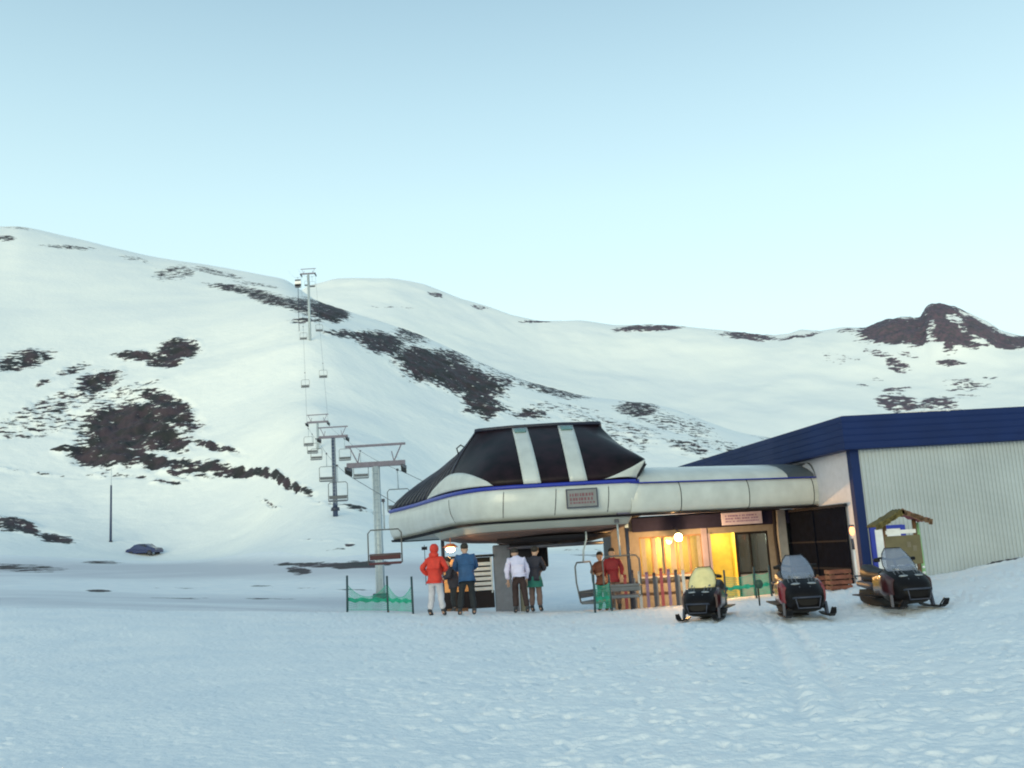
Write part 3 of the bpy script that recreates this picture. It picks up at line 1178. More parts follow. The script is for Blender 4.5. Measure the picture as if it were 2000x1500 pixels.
# front wall has a white door with a blue frame
sw = MB()
sw.add([hp(0.02, .2, gz), hp(0.02, sl, gz), hp(.02, sl, zb_ + .1), hp(.02, .2, zb_ + .1)], [(0, 1, 2, 3)])
sw.add([hp(0.02, sl, gz), hp(fl, sl, gz), hp(fl, sl, zb_ + .1), hp(.02, sl, zb_ + .1)], [(0, 1, 2, 3)])
sw.add([hp(fl, 0, gz), hp(fl, sl, gz), hp(fl, sl, zb_ + .1), hp(fl, 0, zb_ + .1)], [(0, 1, 2, 3)])
swo = sw.build('side_wall', M['side'], HG)
b = MB()
b.box(hp(.09, .09, (zb_ + gz) / 2) + Vector((0, 0, 0)), (.26, .26, zb_ - gz), rz=R(4))
b.build('corner_post', M['hblue'], HG, .01)
# fascia band, ribbed lengthwise
b = MB()
out = .28


def band(p, n):
    rows_ = []
    zz = zb_
    st_ = (zt - zb_) / 5
    for i in range(5):
        rows_.append(p + n * out + Vector((0, 0, zz)))
        rows_.append(p + n * (out + .012) + Vector((0, 0, zz + .05)))
        rows_.append(p + n * (out + .01) + Vector((0, 0, zz + st_ - .01)))
        zz += st_
    return [p - n * .02 + Vector((0, 0, zb_ - .01))] + rows_ + [p + n * out + Vector((0, 0, zt)), p - n * .3 + Vector((0, 0, zt + .03))]


nf = Vector((front_dir.y, -front_dir.x, 0))
ns = Vector((-side_dir.y, side_dir.x, 0))
pts = [(hp(0, sl, 0), ns), (hp(0, sl / 2, 0), ns), (hp(0, 0, 0), (nf + ns) * 1.0), (hp(fl / 2, 0, 0), nf), (hp(fl, 0, 0), nf)]
b.loft([band(p, n) for p, n in pts], closed=False, caps=False, smooth=False)
b.build('roof_fascia', M['hblue'], HG)
b = MB()
rp = [hp(-.25, -.25, zt + .01), hp(fl, -.25, zt + .01), hp(fl, sl, zt + .01), hp(-.25, sl, zt + .01)]
mid1, mid2 = hp(-.1, sl / 2, zt + .05), hp(fl, sl / 2, zt + .05)
b.add(rp + [mid1, mid2], [(0, 1, 5, 4), (4, 5, 2, 3)])
b.build('roof', M['hblue'], HG)
b = MB()
rj = random.Random(5)
for px in np.arange(1765, 1870, 9):
    p = G(px, HD + .1, zt + .03)
    b.sphere((p.x, p.y, zt + .02), (rj.uniform(.12, .22), .25, rj.uniform(.03, .07)), 6)
b.build('snow_remnant', M['white2'], HG)
# big dark sliding door in the side wall
b = MB()


def spx(px, z, off=0.0):
    """point on the side wall seen in column px"""
    lo, hi = 0.0, sl
    for _ in range(40):
        mid = (lo + hi) / 2
        q_ = hp(0, mid, z)
        if to_px(q_.x, q_.y, z)[0] > px:
            lo = mid
        else:
            hi = mid
    return hp(0, (lo + hi) / 2, z) + ns * off, (lo + hi) / 2


_, va = spx(1655, 2.0)
_, vb = spx(1540, 2.0)
va = max(va, .3)
for v0, v1, o in ((va, (va + vb) / 2 + .02, .05), ((va + vb) / 2 - .02, vb, .09)):
    d = MB()
    a_, b_ = hp(0, v0, 0) + ns * o, hp(0, v1, 0) + ns * o
    d.beam(Vector((a_.x, a_.y, (2.28 + gz) / 2)), Vector((b_.x, b_.y, (2.28 + gz) / 2)), .04, 2.28 - gz)
    lf = d.build('sliding_door_leaf', M['darkdoor'], HG, .01)
    d = MB()
    for zz in (.5, 1.3):
        d.beam(Vector((a_.x, a_.y, zz)) + ns * .03, Vector((b_.x, b_.y, zz)) + ns * .03, .02, .05)
    d.build('door_rail', M['seam'], lf)
a_, b_ = hp(0, va - .1, 2.33) + ns * .08, hp(0, vb + .2, 2.33) + ns * .08
b.beam(a_, b_, .12, .08)
b.build('door_track', M['seam'], HG)
# white door with blue frame in the front wall
dx0 = (G(1706, HD, 1).x - hx)
dx1 = (G(1768, HD, 1).x - hx)
b = MB()
dz = 1.66
for u in (dx0, dx1):
    b.box(hp(u, 0, (dz - .3) / 2) + Vector((0, -.07, 0)), (.13, .08, dz + .3), rz=R(4))
b.box(hp((dx0 + dx1) / 2, 0, dz - .04) + Vector((0, -.07, 0)), (dx1 - dx0, .079, .1), rz=R(4))
hd = b.build('door_frame', M['blue'], HG)
b = MB()
b.box(hp((dx0 + dx1) / 2, 0, (dz - .3) / 2) + Vector((0, -.05, 0)), (dx1 - dx0 - .14, .05, dz + .2), rz=R(4))
dr = b.build('front_door', M['white2'], HG)
b = MB()
b.box(hp(dx1 - .18, 0, .7) + Vector((0, -.1, 0)), (.1, .03, .03), rz=R(4))
b.build('handle', M['dsteel'], dr)

# ------------------------------------------------------------------ lodge under the canopy
LD = 32.6
LG = empty('ticket_office', G(1380, LD, H(6, LD)), 'low beige ticket office with lit windows under the white canopy', 'building')
lz0 = -.55


def lx(px, z=1.2, D=LD):
    return G(px, D, z).x


def wallbox(b, pxa, pxb, za, zb2, D=LD, th=.16, zref=None):
    xa, xb = lx(pxa, (za + zb2) / 2, D), lx(pxb, (za + zb2) / 2, D)
    b.box(((xa + xb) / 2, D + th / 2, (za + zb2) / 2), (xb - xa, th, zb2 - za))
    return xa, xb


zs_, zh = .50, 1.78      # sill, head
XA, XB, XC, XD, XE = lx(1250), lx(1372), lx(1384), lx(1502), lx(1528)


def wb2(b, xa, xb, za, zb3, D=LD, th=.16):
    b.box(((xa + xb) / 2, D + th / 2, (za + zb3) / 2), (xb - xa, th, zb3 - za))


b = MB()
wb2(b, lx(1196), XA, lz0, 2.40)
wb2(b, XA, XB, lz0, zs_)
wb2(b, XA, XB, zh, 2.40)
wb2(b, XC, XD, zh - .03, 2.40)
wb2(b, XD, XE, lz0, 2.40)
b.box(((lx(1196) + XE) / 2, LD + 3.2, .95), (XE - lx(1196), .12, 2.9))
b.box((lx(1196) + .05, LD + 1.7, .95), (.1, 2.9, 2.9))
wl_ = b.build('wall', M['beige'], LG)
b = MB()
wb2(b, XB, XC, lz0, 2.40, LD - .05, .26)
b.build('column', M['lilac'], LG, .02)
b = MB()
b.box(((lx(1196) + XE) / 2, LD + 1.7, 2.43), (XE - lx(1196) + .1, 3.3, .05))
b.build('roof', M['dfascia'], LG)
b = MB()
b.box(((XA + XD) / 2 + .3, LD - .12, 2.17), (XD - XA + 1.0, .1, .44))
b.build('dark_fascia_board', M['dfascia'], LG)
b = MB()
b.box(((lx(1196) + XE) / 2, LD + 1.7, -.38), (XE - lx(1196), 2.9, .06))
b.build('floor', M['room'], LG)
b = MB()
b.box((XC - .1, LD + .6, .95), (.05, .9, 2.7))
b.box((lx(1442), LD + .6, .95), (.05, .9, 2.7))
XMp = lx(1436)
b.box(((XC + XMp) / 2, LD + 1.1, .95), (XMp - XC + .3, .05, 2.7))
b.build('yellow_partition', M['yellow'], LG)
# strip window with hanging blinds
b = MB()
b.box(((XA + XB) / 2, LD + 1.5, .95), (XB - XA + 1, .05, 2.7))
b.build('window_glow_panel', M['yellow'], LG)  # panel added behind the blinds, its yellow makes the windows look lit
b = MB()
n_m = 5
for i in range(n_m + 1):
    x = XA + (XB - XA) * i / n_m
    b.box((x, LD + .05, (zs_ + zh) / 2), (.05, .06, zh - zs_))
b.box(((XA + XB) / 2, LD + .05, zs_ + .025), (XB - XA, .062, .05))
b.box(((XA + XB) / 2, LD + .05, zh - .025), (XB - XA, .062, .05))
wf = b.build('window_frame', M['wood'], LG)
b = MB()
b.box(((XA + XB) / 2, LD + .06, (zs_ + zh) / 2), (XB - XA, .01, zh - zs_ - .08))
b.build('pane', M['glass'], wf)
b = MB()
b.box(((XA + XB) / 2, LD - .04, zs_ - .03), (XB - XA + .1, .14, .05))
b.build('sill', M['pillar'], wf)
b = MB()
rj = random.Random(11)
x = XA + .08
while x < XB - .1:
    w = rj.uniform(.10, .2)
    b.box((x + w / 2, LD + .2, (zs_ + zh) / 2), (w, .01, zh - zs_), rz=rj.uniform(-.5, .5))
    x += w + rj.uniform(.08, .22)
b.build('hanging_blind', M['blind'], LG)
# glazed door and side light
XM, XN = lx(1440), lx(1467)
b = MB()
for x, w in ((XM, .07), (XN, .06), (XD - .03, .06)):
    b.box((x, LD + .05, (zh + lz0) / 2), (w, .07, zh - lz0 - .03))
b.box(((XM + XD) / 2, LD + .05, zh - .07), (XD - XM - .06, .068, .07))
b.box(((XM + XD) / 2, LD + .05, .42), (XD - XM - .06, .068, .06))
df = b.build('door_frame', M['black'], LG)
b = MB()
b.box(((XM + XD) / 2, LD + .06, (.42 + zh) / 2), (XD - XM, .01, zh - .45))
b.build('pane', M['glass'], df)
b = MB()
b.box(((XM + XD) / 2, LD + .07, (.38 + lz0) / 2), (XD - XM - .08, .04, .36 - lz0))
b.build('lower_panel', M['pillar'], df)
# open doorway edge
b = MB()
b.box((XC + .05, LD + .02, (zh + lz0) / 2), (.07, .2, zh - lz0))
b.build('door_post', M['lilac'], LG)
# sign
b = MB()
sx0, sx1 = lx(1409, 2.2, LD - .2), lx(1488, 2.2, LD - .2)
b.box(((sx0 + sx1) / 2, LD - .21, 2.20), (sx1 - sx0, .05, .40))
sg = b.build('sign_board', M['signl'], LG, .01)
b = MB()
rj = random.Random(21)
for z, h in ((2.29, .05), (2.2, .05), (2.11, .04)):
    x = sx0 + .12
    while x < sx1 - .15:
        w = rj.uniform(.03, .09)
        MB().box((x + w / 2, LD - .238, z), (w, .005, h)).build('letter', M['signtxt'], sg)
        x += w + rj.choice((.015, .015, .05))

# ceiling tube and room lights
b = MB()
b.tube([(XN + .1, LD + 1.2, 1.72), (XN + .55, LD + 1.2, 1.72)], .03, 8)
b.build('ceiling_tube', M['tube'], LG)


def plight(name, loc, e, col, r_=.08):
    l_ = bpy.data.lights.new(name, 'POINT')
    l_.energy = e
    l_.color = col
    l_.shadow_soft_size = r_
    o = bpy.data.objects.new(name, l_)
    C.objects.link(o)
    o.location = loc
    return o


plight('room_light', (XC + .5, LD + .55, 1.6), 6, (1, .85, .45))
plight('room_light', (XN + .3, LD + 1.3, 1.5), 9, (.85, 1, .75))
plight('room_light', ((XA + XB) / 2, LD + 1.0, 1.5), 38, (1, .74, .4))
# dark drainpipe and grey pillar next to the sliding door
b = MB()
b.tube([G(1512, LD - .3, 2.38), G(1514, LD - .3, 1.6), G(1524, LD - .3, .4), G(1526, LD - .3, -.4)], .06, 8)
b.build('drainpipe', M['seam'], LG)
b = MB()
b.box((lx(1531, 1, LD - .1), LD - .05, .95), (.30, .3, 2.9))
b.build('grey_pillar', M['pillar'], LG, .02)

# wall lamp
lp = G(1325, LD - .9, 1.70)
WLp = empty('floodlight', (lp.x, LD - .9, 1.7), 'glaring warm yellow floodlight outside the ticket office window', 'lamp')
b = MB()
b.sphere(lp, .125, 10)
b.build('bulb', M['lampglow'], WLp)
b = MB()
b.tube([(lp.x, LD - .9, 1.80), (lp.x, LD - .9, 1.9), (lp.x, LD - .5, 1.98), (lp.x, LD - .1, 2.0)], .02, 6)
b.tube([(lp.x, LD - .9, 1.82), (lp.x, LD - .9, 1.86)], [.11, .04], 12)
b.build('bracket', M['dsteel'], WLp)
plight('floodlight_light', (lp.x, LD - 1.12, 1.6), 210, (1, .54, .2), .09)

# ------------------------------------------------------------------ booth under the station
BD = 30.6
bx0, bx1 = G(868, BD, .8).x, G(962, BD, .8).x
bz = H(bx0, BD)
BT = empty('operator_booth', ((bx0 + bx1) / 2, BD + .6, bz), 'small lit operator booth with wooden front and white louvres under the station', 'booth')
bm_ = bx0 + (bx1 - bx0) * .5
b = MB()
b.box(((bx0 + bm_) / 2, BD, .95), (bm_ - bx0, .08, 1.0))
b.build('wooden_front', M['orangewood'], BT, .01)
b = MB()
b.box(((bx0 + bx1) / 2, BD + .02, .18), (bx1 - bx0 + .06, .10, .52))
b.build('plinth', M['seam'], BT, .01)
b = MB()
b.box(((bx0 + bx1) / 2 , BD + .6, .7), (bx1 - bx0 - .1, 1.0, 1.5))
b.build('cabin_body', M['black'], BT)
b = MB()
b.box(((bx0 + bm_) / 2, BD - .05, (bz + -.1) / 2 + .0), (bm_ - bx0 - .1, .1, .22))
b.build('step', M['wood'], BT)
b = MB()
for i in range(6):
    b.box(((bm_ + bx1) / 2 + .03, BD - .03, .50 + .15 * i), (bx1 - bm_ - .1, .05, .10), rx=R(-14))
b.build('louvre', M['slat'], BT)
for x in (bm_ + .04, bx1 - .02):
    b = MB()
    b.box((x, BD - .02, .92), (.05, .07, 1.1))
    b.build('louvre_jamb', M['slat'], BT)
b = MB()
b.box(((bx0 + bx1) / 2, BD + .55, 1.5), (bx1 - bx0 + .1, 1.3, .07))
b.build('roof', M['seam'], BT)
bl = P(880, 1073, 29.6)
BL = empty('hanging_lamp', bl, 'warm lit lamp with orange shade hanging under the station roof', 'lamp')
b = MB()
b.sphere(bl, (.13, .1, .09), 8)
b.build('bulb', M['boothglow'], BL)
b = MB()
b.tube([bl + Vector((0, 0, .06)), bl + Vector((0, 0, .17))], [.24, .1], 14)
b.tube([bl + Vector((0, 0, .16)), bl + Vector((0, 0, .35))], .012, 5)
b.build('lamp_shade', M['orange'], BL)
plight('hanging_lamp_light', bl + Vector((0.05, -.05, -.12)), 9, (1, .6, .28), .06)


# ------------------------------------------------------------------ lift towers
def tower(px, D, pyb, pyt, halfw, label, r0=.22, sheaves=True, frame=True, dark='steel'):
    g = P(px, pyb, D)
    base = Vector((g.x, D, H(g.x, D) - .1))
    zt_ = P(px, pyt, D).z
    T = empty('lift_tower', base, label, 'lift tower', 'chairlift towers going up the slope')
    b = MB()
    b.tube([base - Vector((0, 0, 2)), Vector((base.x, D, zt_ - 1.1))], [r0, r0 * .72], 14)
    b.build('pole', M[dark], T)
    b = MB()
    b.tube([base, base + Vector((0, 0, .35))], [r0 * 1.7, r0 * 1.5], 14)
    b.build('base_collar', M['dsteel'], T)
    za = zt_ - .98
    b = MB()
    b.beam((base.x - halfw, D, za), (base.x + halfw, D, za), .24, .26)
    b.build('crossarm', M['armsteel'], T)
    if frame:
        b = MB()
        b.beam((base.x - halfw - .05, D, zt_), (base.x + halfw + .05, D, zt_), .10, .12)
        for s_ in (-1, 1):
            b.beam((base.x + s_ * halfw * .62, D, za + .1), (base.x + s_ * halfw * .90, D, zt_), .06, .06)
            b.beam((base.x + s_ * halfw * .62, D, za + .1), (base.x + s_ * halfw * .55, D, zt_ - .35), .05, .05)
        b.build('work_frame', M['armsteel'], T)
    for s_ in (-1, 1):
        b = MB()
        x = base.x + s_ * GA
        b.beam((x, D - .9, za - .22), (x, D + .9, za - .16), .10, .16)
        b.beam((x, D, za), (x, D, za - .2), .12, .12)
        sh = b.build('sheave_beam', M['dsteel'], T)
        b = MB()
        for dy in (-.75, -.25, .25, .75):
            b.disc((x + s_ * .0, D + dy, za - .33), .17, (1, 0, 0), .07, 12)
        b.build('sheave_wheels', M['rubber'], sh)
    b = MB()
    for s_ in (-.16, .16):
        b.beam((base.x + s_, D - r0 - .06, base.z + .6), (base.x + s_, D - r0 - .03, za - .2), .025, .025)
    z = base.z + .8
    while z < za - .3:
        b.beam((base.x - .16, D - r0 - .05, z), (base.x + .16, D - r0 - .05, z), .02, .02, up=(0, 1, 0))
        z += .33
    b.build('ladder', M['steel'], T)
    return base, za - .5


GA = 1.42
tw = [
    tower(744, 50, 1168, 869, 1.5, 'nearest and tallest looking chairlift tower with blue-grey pole behind the green net', .26),
    tower(654.5, 97, 981, 834, 1.45, 'second chairlift tower standing on the low snow brow', .26, dark='bsteel'),
    tower(622, 128, 885, 810, 1.4, 'third chairlift tower half hidden behind the second one', .2),
    tower(605, 187, 648, 525, 1.45, 'highest lift tower crossing the skyline by the dark rocks', .3),
]
# the crossarm of the farthest tower stands left of its foot on the leaning photograph, the ropes run to these points
ropes = {}
stz = 2.05
for s_ in (-1, 1):
    pts_ = [Vector((wc.x - 1.0 + s_ * 1.4 - .35 * 3, 33.5, stz + .3))]
    pts_[0] = Vector((-1.6 + s_ * GA, 36.0, 2.6))
    for (bb, zr) in tw:
        pts_.append(Vector((bb.x + s_ * GA, bb.y, zr)))
    last = pts_[-1]
    ex = Vector((-62 + s_ * GA, 275, H(-62, 275) + 6.5))
    pts_.append(ex)
    full = []
    for a, c2 in zip(pts_, pts_[1:]):
        n = 12
        sag = (c2 - a).length ** 2 / 9000
        for i in range(n):
            t = i / n
            q_ = a.lerp(c2, t)
            q_.z -= sag * 4 * t * (1 - t)
            full.append(q_)
    full.append(pts_[-1])
    b = MB()
    b.tube(full, .016, 5)
    o = b.build('haul_rope', M['cable'])
    tag(o, 'thin steel rope on the left arms of the lift towers' if s_ < 0 else 'thin steel rope on the right arms of the lift towers', 'cable')
    ropes[s_] = full


def rope_at(s_, D):
    f_ = ropes[s_]
    for a, c2 in zip(f_, f_[1:]):
        if a.y <= D <= c2.y:
            return a.lerp(c2, (D - a.y) / (c2.y - a.y))
    return f_[0]


# ------------------------------------------------------------------ chairs
def make_chair(label, seatm, width=1.2, drop=2.25):
    c_ = empty('lift_chair', (0, 0, 0), label, 'chairlift chair', 'chairs hanging on the chairlift')
    w = width / 2
    b = MB()
    b.box((0, 0, .0), (.12, .3, .1))
    b.build('grip', M['dsteel'], c_)
    b = MB()
    b.tube([(0, 0, 0), (0, .0, -.35), (0, .12, -.7), (0, .15, -1.05)], .028, 8)
    b.build('hanger', M['steel'], c_)
    b = MB()
    zt_, zs2 = -1.05, -drop
    b.tube([(-w, .05, zs2), (-w, .15, zs2 + .6), (-w, .16, zt_ - .12), (-w + .1, .15, zt_), (w - .1, .15, zt_), (w, .16, zt_ - .12), (w, .15, zs2 + .6), (w, .05, zs2)], .024, 8)
    b.build('frame', M['rail'], c_)
    b = MB()
    b.box((0, -.16, zs2), (width - .04, .46, .09))
    b.build('seat', seatm, c_, .03)
    b = MB()
    b.box((0, .12, zs2 + .24), (width - .08, .05, .22), rx=R(-8))
    b.build('backrest', seatm, c_, .02)
    b = MB()
    b.tube([(-w, .12, zs2 + .32), (-w + .02, -.38, zs2 + .30), (w - .02, -.38, zs2 + .30), (w, .12, zs2 + .32)], .018, 6)
    b.build('safety_bar', M['rail'], c_)
    return c_


ch0 = make_chair('empty double chair hanging in front of the nearest lift tower pole', M['maroon'])
chs = [
    (-1, 35.5, 'x', 753, 'empty chair with maroon seat passing the foot of the nearest lift tower'),
    (-1, 62, None, 0, 'empty chair low on the left rope between the nearest and the second tower'),
    (-1, 79, None, 0, 'empty chair hanging just in front of the second tower pole on its left'),
    (1, 53, None, 0, 'empty chair right of the nearest tower pole, upper of the two there'),
    (1, 46, None, 0, 'empty chair right of the nearest tower pole, lower of the two there'),
    (1, 80, None, 0, 'empty chair hanging under the left half of the nearest tower crossarm'),
    (1, 101, None, 0, 'empty chair just right of the second tower crossarm'),
    (-1, 113, None, 0, 'small chair on the left rope between second and third tower'),
    (-1, 104, None, 0, 'small chair just left of the second tower head'),
    (-1, 124, None, 0, 'tiny chair beside the third tower head'),
    (-1, 145, None, 0, 'tiny chair on the left rope over the open slope, lower one'),
    (-1, 163, None, 0, 'tiny chair on the left rope over the open slope, upper one'),
    (1, 148, None, 0, 'tiny chair on the right rope over the open slope, lower one'),
    (1, 166, None, 0, 'tiny chair on the right rope over the open slope, upper one'),
    (-1, 205, None, 0, 'tiny chair left of the skyline tower near its head'),
    (1, 200, None, 0, 'tiny chair right of the skyline tower'),
    (1, 222, None, 0, 'tiny chair right of the skyline tower, the higher one'),
]
chg = make_chair(chs[1][4], M['seatgrey'])
for i, (s_, D, md, px, lab) in enumerate(chs):
    o = ch0 if i == 0 else (chg if i == 1 else copy_tree(chg))
    o['label'] = lab
    p = rope_at(s_, D)
    if md:
        gg = P(753, 1100, D)
        p = Vector((gg.x, D, gg.z + 2.25))
    o.location = p
    o.rotation_euler = (0, 0, R(random.uniform(-9, 9)) + .18)
# chairs circling under the station on the right: grey seats
ch1 = make_chair('empty chair with tall looped frame under the right corner of the station', M['seatgrey'], 1.05, 2.25)
ch1.name = 'lift_chair'
p = G(1215, 28.0, .45)
ch1.location = (p.x, 28.0, .35 + 2.25 - .35)
ch1.scale = (1, 1, .93)
ch1.rotation_euler = (0, 0, R(-12))
ch2 = copy_tree(ch1)
ch2['label'] = 'empty chair seen from its side, leftmost of those under the right corner of the station'
p = G(1152, 28.4, .45)
ch2.location = (p.x, 28.4, 2.13)
ch2.rotation_euler = (0, 0, R(60))


# ------------------------------------------------------------------ net fences
def net_fence(pts3, h, label, sag=.35):
    base = pts3[0]
    T = empty('net_fence', base, label, 'net fence')
    for p in pts3:
        b = MB()
        b.tube([p - Vector((0, 0, .25)), p + Vector((random.uniform(-.03, .03), 0, h))], .028, 8)
        b.build('post', M['netpost'], T)
    for a, c2 in zip(pts3, pts3[1:]):
        b = MB()
        n = 26
        zb0, zt0 = .08, h * .78
        sag_ = [sag * h * 4 * (i / n) * (1 - i / n) for i in range(n + 1)]
        for i in range(n + 1):
            t = i / n
            q_ = a.lerp(c2, t)
            b.beam(q_ + Vector((0, 0, zb0)), q_ + Vector((0, .0, zt0 - sag_[i])), .006, .006, up=(0, 1, 0))
        for j in range(11):
            s2 = j / 10
            row = [a.lerp(c2, i / n) + Vector((0, .005, zb0 + (zt0 - sag_[i] - zb0) * s2)) for i in range(n + 1)]
            b.tube(row, .009 if j in (0, 10) else .0045, 4)
        # gathered dense fold of netting
        row0 = [a.lerp(c2, i / n) + Vector((0, .02, zb0 + .20 + .02 * math.sin(i * .9))) for i in range(n + 1)]
        row1 = [a.lerp(c2, i / n) + Vector((0, .03, zb0 + .20 + .10 + .02 * math.sin(i * .7 + 1))) for i in range(n + 1)]
        b.loft([row0, row1], closed=False, caps=False)
        b.build('net', M['net'], T)
    return T


def gp(px, D, dz=0):
    p = G(px, D, 0)
    for _ in range(4):
        p = G(px, D, H(p.x, D) + dz)
    return p


net_fence([gp(678, 25.6), gp(758, 25.9), gp(807, 25.4)], .95, 'sagging green net fence on three dark posts below the nearest lift tower')
net_fence([gp(1162, 26.2), gp(1196, 26.6)], .95, 'short bright green net panel on two dark posts under the station corner', .1)
net_fence([gp(1418, 27.6), gp(1478, 27.8), gp(1508, 27.8)], .85, 'green net fence in front of the glazed office door', .08)


# ------------------------------------------------------------------ people
def skin_obj(name, joints, edges, m, parent, sub=2, root=0):
    me = bpy.data.meshes.new(name)
    me.from_pydata([j[0] for j in joints], edges, [])
    o = bpy.data.objects.new(name, me)
    C.objects.link(o)
    o.parent = parent
    sk = o.modifiers.new('skin', 'SKIN')
    sk.use_smooth_shade = True
    for i, j in enumerate(joints):
        r_ = j[1] if isinstance(j[1], (tuple, list)) else (j[1], j[1])
        me.skin_vertices[0].data[i].radius = r_
        me.skin_vertices[0].data[i].use_root = (i == root)
    ss = o.modifiers.new('sub', 'SUBSURF')
    ss.levels = ss.render_levels = sub
    me.materials.append(m)
    if name in ('jacket', 'trousers'):
        dp_ = o.modifiers.new('folds', 'DISPLACE')
        if 'folds' not in bpy.data.textures:
            tx = bpy.data.textures.new('folds', 'CLOUDS')
            tx.noise_scale = .11
            tx.noise_depth = 2
        dp_.texture = bpy.data.textures['folds']
        dp_.texture_coords = 'GLOBAL'
        dp_.strength = .05
        dp_.mid_level = .5
    return o


def person(label, loc, yaw, jacket, trousers, lean=0, arms=None, feet=None, hood=None, hair='hair', height=1.72, skirt=None, jlen=.84, twist=0, head_fwd=0, bulk=1.06):
    """faces +Y before yaw. arms: per side (elbow, wrist) offsets; feet: per side (knee, ankle)"""
    T = empty('person', loc, label, 'person', None, yaw)
    sc_ = height / 1.72
    piv = Vector((0, 0, .95))
    Rm = Matrix.Rotation(-R(lean), 3, 'X') @ Matrix.Rotation(R(twist), 3, 'Z')

    def up(v):
        return (piv + Rm @ (Vector(v) - piv)) * sc_

    arms = arms or [((-.27, -.02, 1.17), (-.25, .1, .95)), ((.27, -.02, 1.17), (.25, .1, .95))]
    feet = feet or [((-.1, .03, .5), (-.12, 0, .09)), ((.1, .03, .5), (.12, 0, .09))]
    J, E = [], []

    def add(p, r_, prev=None):
        J.append((tuple(p), r_))
        if prev is not None:
            E.append((prev, len(J) - 1))
        return len(J) - 1
    pel = add(up((0, 0, .95)), .13)
    wai = add(up((0, 0, 1.12)), .115, pel)
    che = add(up((0, 0, 1.32)), .13, wai)
    nek = add(up((0, .0, 1.46)), .06, che)
    n2 = add(up((0, .02, 1.52)), .055, nek)
    h1 = add(up((0, .03 + head_fwd, 1.59)), .083, n2)
    h2 = add(up((0, .02 + head_fwd, 1.66)), .09, h1)
    add(up((0, .02 + head_fwd, 1.715)), .055, h2)
    add(up((0, .125 + head_fwd, 1.60)), .014, h1)
    for s_ in (-1, 1):
        add(up((s_ * .088, .02 + head_fwd, 1.62)), .016, h1)
    armj = []
    for k, s_ in enumerate((-1, 1)):
        sh = add(up((s_ * .17, 0, 1.40)), .058, che)
        el = add(up(arms[k][0]), .042, sh)
        wr = add(up(arms[k][1]), .03, el)
        wv = (Vector(arms[k][1]) - Vector(arms[k][0])).normalized()
        sd2 = wv.cross(Vector((0, 1, 0)))
        sd2 = sd2.normalized() if sd2.length > .1 else Vector((1, 0, 0))
        palm = add(up(Vector(arms[k][1]) + wv * .07), .032, wr)
        for fi, (o_, ln) in enumerate(((-.03, .075), (-.01, .085), (.011, .08), (.03, .065))):
            f1 = add(up(Vector(arms[k][1]) + wv * .11 + sd2 * o_), .0095, palm)
            add(up(Vector(arms[k][1]) + wv * (.11 + ln * .8) + sd2 * o_ * 1.1 + Vector((0, .03, 0))), .008, f1)
        t1 = add(up(Vector(arms[k][1]) + wv * .05 + sd2 * -.045 + Vector((0, .02, 0))), .011, palm)
        add(up(Vector(arms[k][1]) + wv * .09 + sd2 * -.06 + Vector((0, .035, 0))), .009, t1)
        armj.append((sh, el, wr))
    for k, s_ in enumerate((-1, 1)):
        hp_ = add(Vector((s_ * .09, 0, .88)) * sc_, .09, pel)
        kn = add(Vector(feet[k][0]) * sc_, .058, hp_)
        an = add(Vector(feet[k][1]) * sc_, .042, kn)
        add((Vector(feet[k][1]) + Vector((0, .14, -.05))) * sc_, .035, an)
    skin_obj('body', J, E, M['skin'], T, 2, pel)
    # jacket
    j0 = [(tuple(up((0, 0, jlen))), .165), (tuple(up((0, 0, .98))), .17), (tuple(up((0, 0, 1.14))), .165), (tuple(up((0, 0, 1.32))), .18), (tuple(up((0, 0, 1.43))), .12), (tuple(up((0, 0, 1.5))), .085)]
    e0 = [(0, 1), (1, 2), (2, 3), (3, 4), (4, 5)]
    for k, s_ in enumerate((-1, 1)):
        n = len(j0)
        j0 += [(tuple(up((s_ * .18, 0, 1.385))), .088), (tuple(up(Vector((s_ * .18, 0, 1.385)).lerp(Vector(arms[k][0]), .55))), .075), (tuple(up(arms[k][0])), .068), (tuple(up(Vector(arms[k][0]).lerp(Vector(arms[k][1]), .95))), .05)]
        e0 += [(3, n), (n, n + 1), (n + 1, n + 2), (n + 2, n + 3)]
    j0 = [(p_, r_ * bulk) for p_, r_ in j0]
    skin_obj('jacket', j0, e0, M[jacket], T, 2, 1)
    t0 = [(tuple(Vector((0, 0, .97)) * sc_), .145), (tuple(Vector((0, 0, .9)) * sc_), .15)]
    e1 = [(0, 1)]
    for k, s_ in enumerate((-1, 1)):
        n = len(t0)
        kn, an = Vector(feet[k][0]), Vector(feet[k][1])
        t0 += [(tuple(Vector((s_ * .095, 0, .82)) * sc_), .11), (tuple(kn * sc_), .085), (tuple(kn.lerp(an, .85) * sc_), .08)]
        e1 += [(1, n), (n, n + 1), (n + 1, n + 2)]
    skin_obj('trousers', t0, e1, M[trousers], T, 2, 0)
    for k, s_ in enumerate((-1, 1)):
        an = Vector(feet[k][1])
        skin_obj('boot', [(tuple((an + Vector((0, 0, .1))) * sc_), .065), (tuple((an + Vector((0, 0, -.02))) * sc_), .062), (tuple((an + Vector((0, .15, -.045))) * sc_), .046)], [(0, 1), (1, 2)], M['boot'], T, 2, 1)
    b = MB()
    if hood:
        b.sphere(up((0, -.01 + head_fwd, 1.655)), (.115, .12, .135), 8)
        b.sphere(up((0, -.05, 1.5)), (.13, .11, .09), 8)
    else:
        b.sphere(up((0, -.012 + head_fwd, 1.675)), (.103, .108, .10), 8)
    b.v = [v + base_of(T) for v in b.v]
    b.build('hood' if hood else 'hair', M[hood or hair], T)
    b = MB()
    for s_ in (-1, 1):
        b.sphere(up((s_ * .033, .108 + head_fwd, 1.635)), .011, 5)
